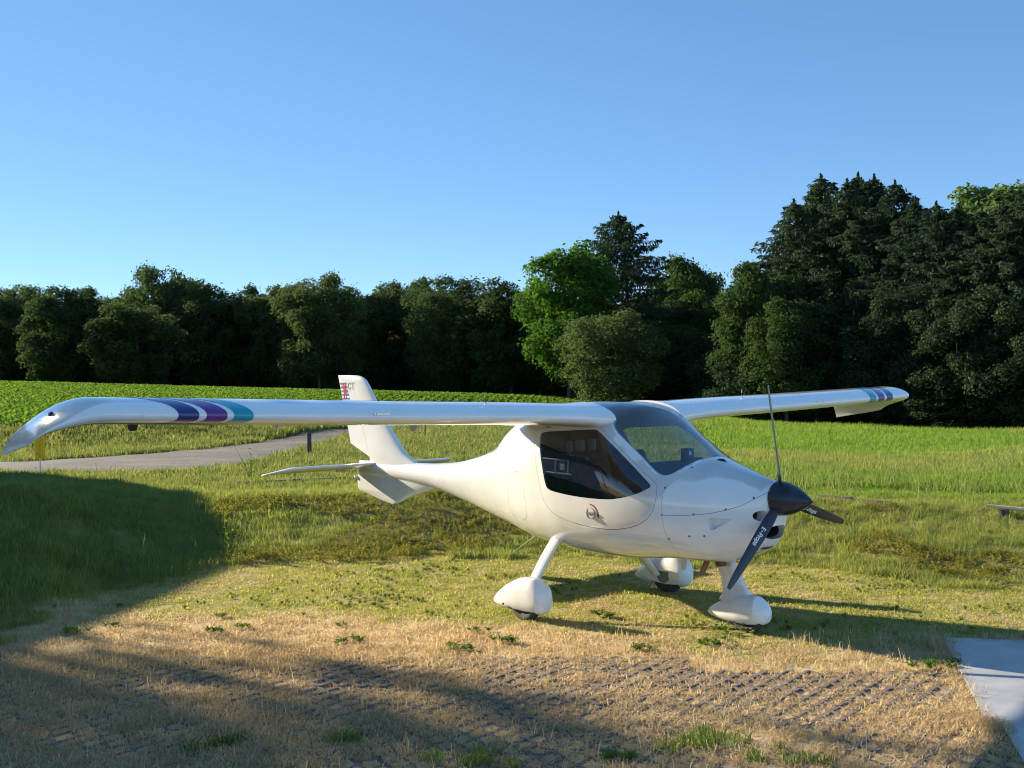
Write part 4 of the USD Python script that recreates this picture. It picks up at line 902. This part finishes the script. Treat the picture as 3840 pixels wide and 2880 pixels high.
def rosette(n, L, w, seed, up=.6, h=0.):
    r = np.random.default_rng(seed); V, Fc = [], []
    for i in range(n):
        a = i * 2.4 + r.normal(0, .2); l = L * r.uniform(.55, 1.1); ww = w * r.uniform(.7, 1.2); e = up * r.uniform(.4, 1.3); o = np.array([math.cos(a), math.sin(a), 0]); s_ = np.array([-math.sin(a), math.cos(a), 0]); b = np.array([0, 0, h * r.random()])
        pts = [b, b + o * l * .45 + [0, 0, l * e * .6], b + o * l * .8 + [0, 0, l * e * .75], b + o * l + [0, 0, l * e * .55]]; wd = [ww * .15, ww * .5, ww * .45, .002]
        j = len(V)
        for p_, q in zip(pts, wd): V += [p_ - s_ * q + [0, 0, q * .35], p_, p_ + s_ * q + [0, 0, q * .35]]
        for m_ in range(3):
            for c in range(2): A = j + m_ * 3 + c; Fc += [[A, A + 1, A + 4], [A, A + 4, A + 3]]
    return trimesh.Trimesh(np.array(V), np.array(Fc), process=False)
def instancer(name, protos, pts, label, cat, smin=.8, smax=1.25, zoff=0., scales=None, seed=1, pick=None):
    r = np.random.default_rng(seed); pi = UsdGeom.PointInstancer.Define(stage, numbered(f'/World/{name}')); base = str(pi.GetPath())
    for i, (m_, mt) in enumerate(protos):
        q = usdkit.mesh(stage, f'{base}/prototypes/tuft_{i:03d}' if i else f'{base}/prototypes/tuft', m_, MAT[mt]); pi.CreatePrototypesRel().AddTarget(q.GetPath())
    n = len(pts); P = np.column_stack([pts, ground_z(pts[:, 0], pts[:, 1]) + zoff]).astype(np.float32)
    a = r.uniform(0, 2 * np.pi, n); s_ = (scales if scales is not None else 1.) * r.uniform(smin, smax, n)
    pi.CreatePositionsAttr(Vt.Vec3fArray.FromNumpy(P))
    pi.CreateProtoIndicesAttr(Vt.IntArray.FromNumpy((pick if pick is not None else r.integers(0, len(protos), n)).astype(np.int32)))
    qh = np.zeros((n, 4)); qh[:, 0] = np.cos(a / 2); qh[:, 3] = np.sin(a / 2)
    pi.CreateOrientationsAttr(Vt.QuathArray([Gf.Quath(float(w), 0., 0., float(z)) for w, z in zip(qh[:, 0], qh[:, 3])]))
    pi.CreateScalesAttr(Vt.Vec3fArray.FromNumpy(np.repeat(s_[:, None], 3, 1).astype(np.float32)))
    tag(pi, label, cat, kind='stuff')
def spread(n, d0, d1, a0=-.56, a1=.56, seed=0):
    r = np.random.default_rng(seed); D = np.sqrt(r.uniform(d0 ** 2, d1 ** 2, n)); a = r.uniform(a0, a1, n); return ad_to_xy(a, D), a, D
PADB = pad_poly.buffer(-.02)
from shapely import contains_xy
def off_pad(P): return ~contains_xy(PADB, P[:, 0], P[:, 1])
def clumpy(P, s, seed, lo=.0): return meshkit.fbm(np.column_stack([P * s, np.zeros(len(P))]), 3, seed)

P, a, D = spread(15000, 6.6, 14.2, seed=11); dry = dryness(P[:, 0], P[:, 1])
r_ = np.random.default_rng(5); k_ = (D < base_line(a) + .45) & (r_.random(len(P)) > dry * 1.05) & off_pad(P)
Pl = P[k_]; nz = clumpy(Pl, .8, 21) * .55 + clumpy(Pl, 3.1, 22) * .45 + np.random.default_rng(23).normal(0, .07, len(Pl)); pk = np.where(nz < .365, np.random.default_rng(24).integers(5, 7, len(Pl)), np.where(nz > .60, 7, np.random.default_rng(25).integers(0, 5, len(Pl))))
instancer('lawn_grass', [(tuft(24, .085, .034, .0062, s, 1.5, .5), 'blade_lawn') for s in range(5)] + [(rosette(30, .020, .012, 6, .9, .02), 'blade_bank'), (tuft(26, .085, .038, .006, 7, 1.3, .5), 'blade_bank'), (tuft(24, .085, .032, .005, 8, 1.5, .6), 'blade_dry')], Pl, 'short mown lawn around the aircraft, greener away from the yard', 'grass', seed=2, pick=pk)
P, a, D = spread(13000, 5.6, 10.4, seed=12); dry = dryness(P[:, 0], P[:, 1]); r_ = np.random.default_rng(6)
far_edge = np.interp(a, [-.466, -.1, .2, .466], [7.5, 7.6, 7.1, 6.6])
k_ = (r_.random(len(P)) < dry * np.clip((D - far_edge) / .25 + .5, 0, 1)) & off_pad(P)
instancer('dry_grass', [(tuft(22, .085, .040, .006, 20 + s, 1.5, .5), 'blade_dry') for s in range(5)], P[k_], 'parched straw-coloured grass between lawn and pavers', 'grass', seed=3)
cj = CELLS + np.random.default_rng(8).normal(0, .012, CELLS.shape); r_ = np.random.default_rng(9); k_ = (r_.random(len(cj)) < .95) & off_pad(cj)
instancer('cell_straw', [(tuft(44, .055, .038, .005, 40 + s, 1.5, .6), 'blade_dry') for s in range(6)], np.vstack([cj[k_], cj[(r_.random(len(cj)) < .95) & off_pad(cj)] + r_.normal(0, .018, (1, 2))]), 'straw tufts growing out of the paver cells', 'dry grass', smin=.7, smax=1.3, seed=4)
P, a, D = spread(6500, 4.2, 8.0, seed=13); c = clumpy(P, 1.6, 3); left = np.clip(.28 - a * 1.5, .05, 1.1)
k_ = (np.random.default_rng(10).random(len(P)) < np.clip((c - .37) * 4, 0, 1) * np.clip(left, .3, 1.1)) & off_pad(P)
instancer('loose_straw', [(tuft(34, .10, .040, .005, 60 + s, 1.8, .9), 'blade_dry') for s in range(4)], P[k_], 'loose straw lying over the pavers', 'dry grass', zoff=.012, seed=5)
P, a, D = spread(700, 4.2, 8.2, seed=14); k_ = off_pad(P) & (clumpy(P, .9, 7) > .48)
instancer('straw_stalks', [(tuft(4, .05, .11, .003, 80 + s, .8, .4), 'blade_dry') for s in range(4)], P[k_], 'tall dry stalks standing over the pavers', 'dry grass', zoff=.01, seed=6)
ep = np.vstack([PAD_EDGE[i] + (PAD_EDGE[i + 1] - PAD_EDGE[i]) * t for i in range(3) for t in np.linspace(0, 1, 46)[:, None]]); ep = ep + np.random.default_rng(61).normal(0, .035, ep.shape) + [-.03, -.02]
instancer('edge_straw', [(tuft(34, .055, .06, .0045, 90 + s, 1.1, .7), 'blade_dry') for s in range(4)], ep, 'straw growing along the edge of the concrete pad', 'dry grass', seed=16)
# bank
P, a, D = spread(27000, 8.2, 18.8, seed=15); bl, cl = base_line(a), crest_line(a); r_ = np.random.default_rng(12)
k_ = (D > bl - .35 + (clumpy(P, 1.2, 33) - .5) * 1.6) & (D < cl + np.where(a > .04, 1.3, 3.2)) & (r_.random(len(P)) < np.where(D > cl + .6, .55, 1.))
Pb, ab, Db = P[k_], a[k_], D[k_]; herb = (clumpy(Pb, .55, 4) + np.where((ab > -.27) & (ab < .03) & (Db < crest_line(ab) - .3), .14, np.where(ab < -.24, -.5, -.13))) > .56
hs = np.where(ab < -.2, .98, .82) * np.where(Db > crest_line(ab), .85, 1.) * np.where(herb, .55, 1.) * (.65 + .8 * clumpy(Pb, 1.1, 41))
instancer('bank_grass', [(tuft(34, .10, .105, .0042, 100 + s, 1.1, .6), 'blade_bank') for s in range(5)], Pb[~herb], 'long grass covering the bank behind the aircraft', 'grass', scales=hs[~herb], seed=7)
instancer('bank_herbs', [(cat_mesh([rosette(5, .05, .03, 140 + s * 9 + q, .7, .06).apply_translation((.07 * math.cos(q * 2.1), .07 * math.sin(q * 2.1), .015 * q)) for q in range(6)]), 'leaf_herb') for s in range(4)], Pb[herb], 'low yellow-green herbs on the bank below the tail', 'ground cover', scales=hs[herb], zoff=.02, seed=8)
P, a, D = spread(1500, 9.2, 16.5, seed=16); k_ = (D > base_line(a) + .2) & (D < crest_line(a) + 1.5) & (np.random.default_rng(3).random(len(P)) < np.where(a < -.2, 1., .35))
instancer('seed_stalks', [(tuft(3, .06, .30, .004, 180 + s, .6, .5), 'blade_verge') for s in range(4)], P[k_], 'pale seed stalks standing out of the bank grass', 'grass', seed=9)
# ground behind the crest up to road and meadow
def in_road(P):
    poly = sg.Polygon([tuple(p) for p in road_near] + [tuple(p) for p in road_far[::-1]]).buffer(.05); return contains_xy(poly, P[:, 0], P[:, 1])
P, a, D = spread(30000, 15, 62, -.56, .16, seed=17); k_ = (D > crest_line(a) + 1.2) & ~in_road(P) & (D < np.interp(a, [-.6, -.466, -.36, -.264, -.087, .02, .13], [34, 34.5, 36, 39, 58, 66, 70]))
instancer('verge_grass', [(tuft(40, .20, .15, .012, 200 + s, .9, .5), 'blade_verge') for s in range(4)], P[k_], 'rough grass along both sides of the gravel road', 'grass', scales=np.clip(D / 22., .75, 1.9)[k_], seed=10)
P, a, D = spread(17000, 13.6, 66, .0, .60, seed=18); P2, a2, D2 = spread(7000, 13.6, 26, .0, .60, seed=28); P, a, D = np.vstack([P, P2]), np.r_[a, a2], np.r_[D, D2]; k_ = (D > crest_line(a) + .7) & (D < np.interp(a, [0, .1, .23, .377, .466, .6], [62, 80, 70, 60, 56, 56])) & ~in_road(P)
mown = np.abs(D - (crest_line(a) + 2.0)) < .55
sc = np.clip(D / 24., .6, 2.0) * np.where(mown, .45, 1.)
instancer('meadow_grass', [(tuft(60, .26, .15, .013, 220 + s, .9, .35), 'blade_meadow') for s in range(5)] + [(tuft(60, .26, .16, .012, 229, .9, .4), 'blade_bank')], P[k_], 'lush green meadow right of the aircraft, sunlit up to the trees', 'grass', scales=(sc * (.7 + .6 * clumpy(P, .35, 51)))[k_], seed=11, pick=np.where(clumpy(P, .16, 52) + np.random.default_rng(53).normal(0, .06, len(P)) > .66, 5, np.random.default_rng(54).integers(0, 5, len(P)))[k_])
P, a, D = spread(1500, 14, 26, .0, .58, seed=19); k_ = (D > crest_line(a) + 1.8)
instancer('meadow_stalks', [(tuft(10, .15, .24, .008, 240 + s, .7, .5), 'blade_verge') for s in range(3)], P[k_], 'paler grass stems in the near part of the meadow', 'grass', seed=12)
# crop rows on the rising field
rows = []
dirv = ad_to_xy(np.array(.0), np.array(100.)) - ad_to_xy(np.array(-.1), np.array(30.)); dirv /= np.linalg.norm(dirv); nv = np.array([-dirv[1], dirv[0]])
o0 = ad_to_xy(np.array(-.3), np.array(60.))
u_, v_ = np.meshgrid(np.arange(-55, 66, .34), np.arange(-70, 70, .5)); rr = np.random.default_rng(14)
P = o0 + (u_ + rr.normal(0, .06, u_.shape)).ravel()[:, None] * dirv + (v_ + rr.normal(0, .05, v_.shape)).ravel()[:, None] * nv
a, D = to_ad(P[:, 0], P[:, 1]); lim = np.interp(a, [-.6, -.466, -.36, -.264, -.087, .02, .13], [34, 34.5, 36, 39, 58, 66, 70]); k_ = (np.abs(a) < .57) & (a < .12) & (D > lim) & (D < 84) & ~in_road(P)
instancer('crop_plants', [(rosette(11, .24, .12, 260 + s, .95), 'leaf_crop') for s in range(5)], P[k_], 'field of young leafy green crop rising to the wood', 'crop', seed=13)

# single weeds in the dry ground
WD = [(165, 1366, .11, 'flat green weed in the dry grass at the far left, left one of two'), (237, 1353, .08, 'small green weed just right of the far left one'), (478, 1366, .10, 'leafy weed in the dry grass left of centre, larger of three'), (524, 1357, .09, 'leafy weed right beside the larger one left of centre'), (478, 1334, .07, 'small weed on the lawn edge behind the pair left of centre'),
      (757, 1388, .11, 'compact dark green weed alone on the paver edge below the tail'), (992, 1402, .11, 'grey-green weed on the paver edge left of the main wheel'), (1090, 1388, .12, 'reddish-footed green weed on the paver edge below the main wheel'), (1040, 1364, .08, 'faint weed in the straw behind the reddish-footed one'), (1390, 1403, .10, 'low dull weed on the paver edge between the two near wheels'),
      (1300, 1331, .13, 'dark broad weed in the shadow of the main wheel'), (1525, 1392, .10, 'weed in the straw in front of the nose wheel'), (1560, 1364, .12, 'weed clump touching the nose wheel on its left'), (2016, 1440, .14, 'leafy sunlit weed against the corner of the concrete pad'), (270, 1310, .08, 'weed at the end of the shed shadow on the left'),
      (740, 1352, .06, 'tiny bright weed on the lawn edge under the tail')]
for i, (x, y, s_, lb) in enumerate(WD):
    p = gp(x * 1.736, y * 1.736, .01); r = np.random.default_rng(i + 400)
    parts = [rosette(14, s_ * .40, s_ * .13, 500 + i * 7 + q, .8, .012).apply_translation((r.normal(0, s_ * .5), r.normal(0, s_ * .35), 0)) for q in range(6)]
    o = thing('weed', lb, 'weed', (p[0], p[1], float(ground_z(p[0], p[1])) + .012), YAW - 1.57, None, 'weeds in the dry ground'); obj('leaves', cat_mesh(parts), 'leaf_weed', o)
for i, (x, y, s_, lb) in enumerate(((1540, 1608, .16, 'large dark green grass clump in the shaded pavers at lower right'), (440, 1612, .12, 'dark green grass clump in the shade at lower left'), (1000, 1648, .14, 'grass clump at the bottom edge below centre'), (770, 1600, .09, 'thin green grass clump in the shade left of the bottom centre'), (1700, 1640, .1, 'greenish grass clump at the bottom edge right of the large one'), (1330, 1632, .07, 'little green clump left of the large dark one'))):
    p = gp(x * 1.736, y * 1.736, .01); r = np.random.default_rng(i + 600)
    parts = [tuft(40, s_ * .55, s_ * .55, .006, 700 + i * 9 + q, 1., .6).apply_translation((r.normal(0, s_ * .9), r.normal(0, s_ * .5), 0)) for q in range(6)]
    o = thing('grass_clump', lb, 'grass clump', (p[0], p[1], .012), YAW - 1.57, None, 'grass clumps among the shaded pavers'); obj('blades', cat_mesh(parts), 'leaf_weed', o)

# ------------------------------------------------------------------ small things behind
p = at(147 / 1.736, 17.2)
sgn = thing('warning_sign', 'small yellow notice on a thin post under the drooping wing tip', 'sign', p, YAW - math.pi / 2 + .32)
top = 1.8155 - 17.2 * (1638 - 1510) / 4120 - p[2]
obj('post', cat_mesh([box((0, .012, top / 2), (.018, .014, top + .3)), ]), 'cream_plastic', sgn)
gx, gz = np.meshgrid(np.linspace(-.075, .075, 7), np.linspace(-.175, .175, 9)); gv = np.stack([gx, -.012 + .5 * gx ** 2, gz + top - .175], -1).reshape(-1, 3); gi = (np.arange(8)[:, None] * 7 + np.arange(6)[None]).ravel()
bd = obj('board', trimesh.Trimesh(gv, np.vstack([np.stack([gi, gi + 1, gi + 8], 1), np.stack([gi, gi + 8, gi + 7], 1)]), process=False), 'sign_yellow', sgn, True)
for z, w, n_ in ((.055, .085, 3), (.115, .085, 3), (.205, .08, 3), (.265, .1, 3)):
    for q in range(n_): obj('text_line', box((0, -.014, top - z + .03 - q * .012), (w, .001, .005)), 'sign_ink', bd)
obj('cap', m3.Manifold.cube((.06, .02, .03), True).translate((.012, .0, top + .035)), 'lettering_white', sgn)
p = gp(1160, 1716, .41); p[2] = ground_z(p[0], p[1])
ps = thing('wooden_post', 'short charred black wooden post beside the gravel road', 'post', p, .4)
rng = np.random.default_rng(2); q = trimesh.creation.cylinder(.055, .62, sections=12).subdivide().subdivide(); q.vertices[:, :2] *= (1 + .22 * (meshkit.noise(q.vertices * [30, 30, 6], 3) - .5))[:, None]; q.apply_translation((0, 0, .24)); obj('shaft', q, 'old_wood', ps, 40)
obj('notch_cap', box((.02, 0, .565), (.06, .07, .05)), 'old_wood', ps)
p = gp(1592, 1650, .42); p[2] = ground_z(p[0], p[1])
ps = thing('stake', 'thin leaning dark stake between fin and boom beyond the road', 'post', p); obj('shaft', tube([(0, 0, -.1), (.02, .015, .4), (.06, .045, .75)], .022, 8), 'old_wood', ps, 40)
# low kerb boards along the mown path
def board(x0, y0, x1, y1, label, z=.45):
    a, b = gp(x0, y0, z), gp(x1, y1, z); L = np.linalg.norm((b - a)[:2]); ang = math.atan2(b[1] - a[1], b[0] - a[0]); c = (a + b) / 2; zz_ = float(ground_z(c[0], c[1])); n = max(2, int(L / 1.2))
    t = thing('kerb_board', label, 'kerb', (c[0], c[1], zz_), ang, None, 'kerb boards along the mown path')
    for i in range(n):
        x = -L / 2 + (i + .5) * L / n; w = c[:2] + np.array([math.cos(ang), math.sin(ang)]) * x
        obj('board', box((x, 0, float(ground_z(w[0], w[1])) - zz_ - .06), (L / n - .02, .07, .26)), 'grey_board', t)
board(886, 1822, 1297, 1806, 'dark low kerb boards left of the rudder behind the wing')
board(3057, 1866, 3345, 1884, 'grey low kerb boards right of the spinner')
p = gp(3762, 1912, .42); p[2] = ground_z(p[0], p[1])
stp = thing('stump', 'dark round stump under the pale plank at the right edge', 'stump', p); obj('block', trimesh.creation.cylinder(.062, .20, sections=14).apply_translation((0, 0, -.02)), 'old_wood', stp, 30)
d_ = np.array([.9, .42, 0]) / np.linalg.norm([.9, .42, 0])
pl = thing('plank', 'pale brown plank lying on the stump at the right edge', 'plank', p + [0, 0, .09]); obj('timber', cat_mesh([tube([d_ * -.17 + [0, 0, .03], d_ * .1 + [0, 0, .005], d_ * .55 + [0, 0, -.028], d_ * 1.2 + [0, 0, -.07]], [.016, .022, .024, .026], 8)]), 'pale_wood', pl, 50)
# tall plants on the bank
for x, y, lb in ((492, 1180, 'tall pale weed stalks on the bank at the tip of the shed shadow'), (545, 1075, 'tall thin green plant on the bank below the stabilator')):
    p = gp(x * 1.736, y * 1.736, .15); p[2] = ground_z(p[0], p[1])
    o = thing('tall_weed', lb, 'plant', p); ms = []
    for q in range(7):
        r = np.random.default_rng(900 + q + x); tp = np.array([r.normal(0, .12), r.normal(0, .12), r.uniform(.35, .62)]); ms.append(tube([(0, 0, -.05), tp * .5 + [0, 0, .03], tp], [.005, .004, .002], 5))
    obj('stem', cat_mesh(ms), 'blade_verge', o); obj('leaves', cat_mesh([rosette(5, .07, .03, 950 + q, .8, .3).apply_translation((np.random.default_rng(q).normal(0, .05), 0, .05 * q)) for q in range(6)]), 'leaf_weed', o)
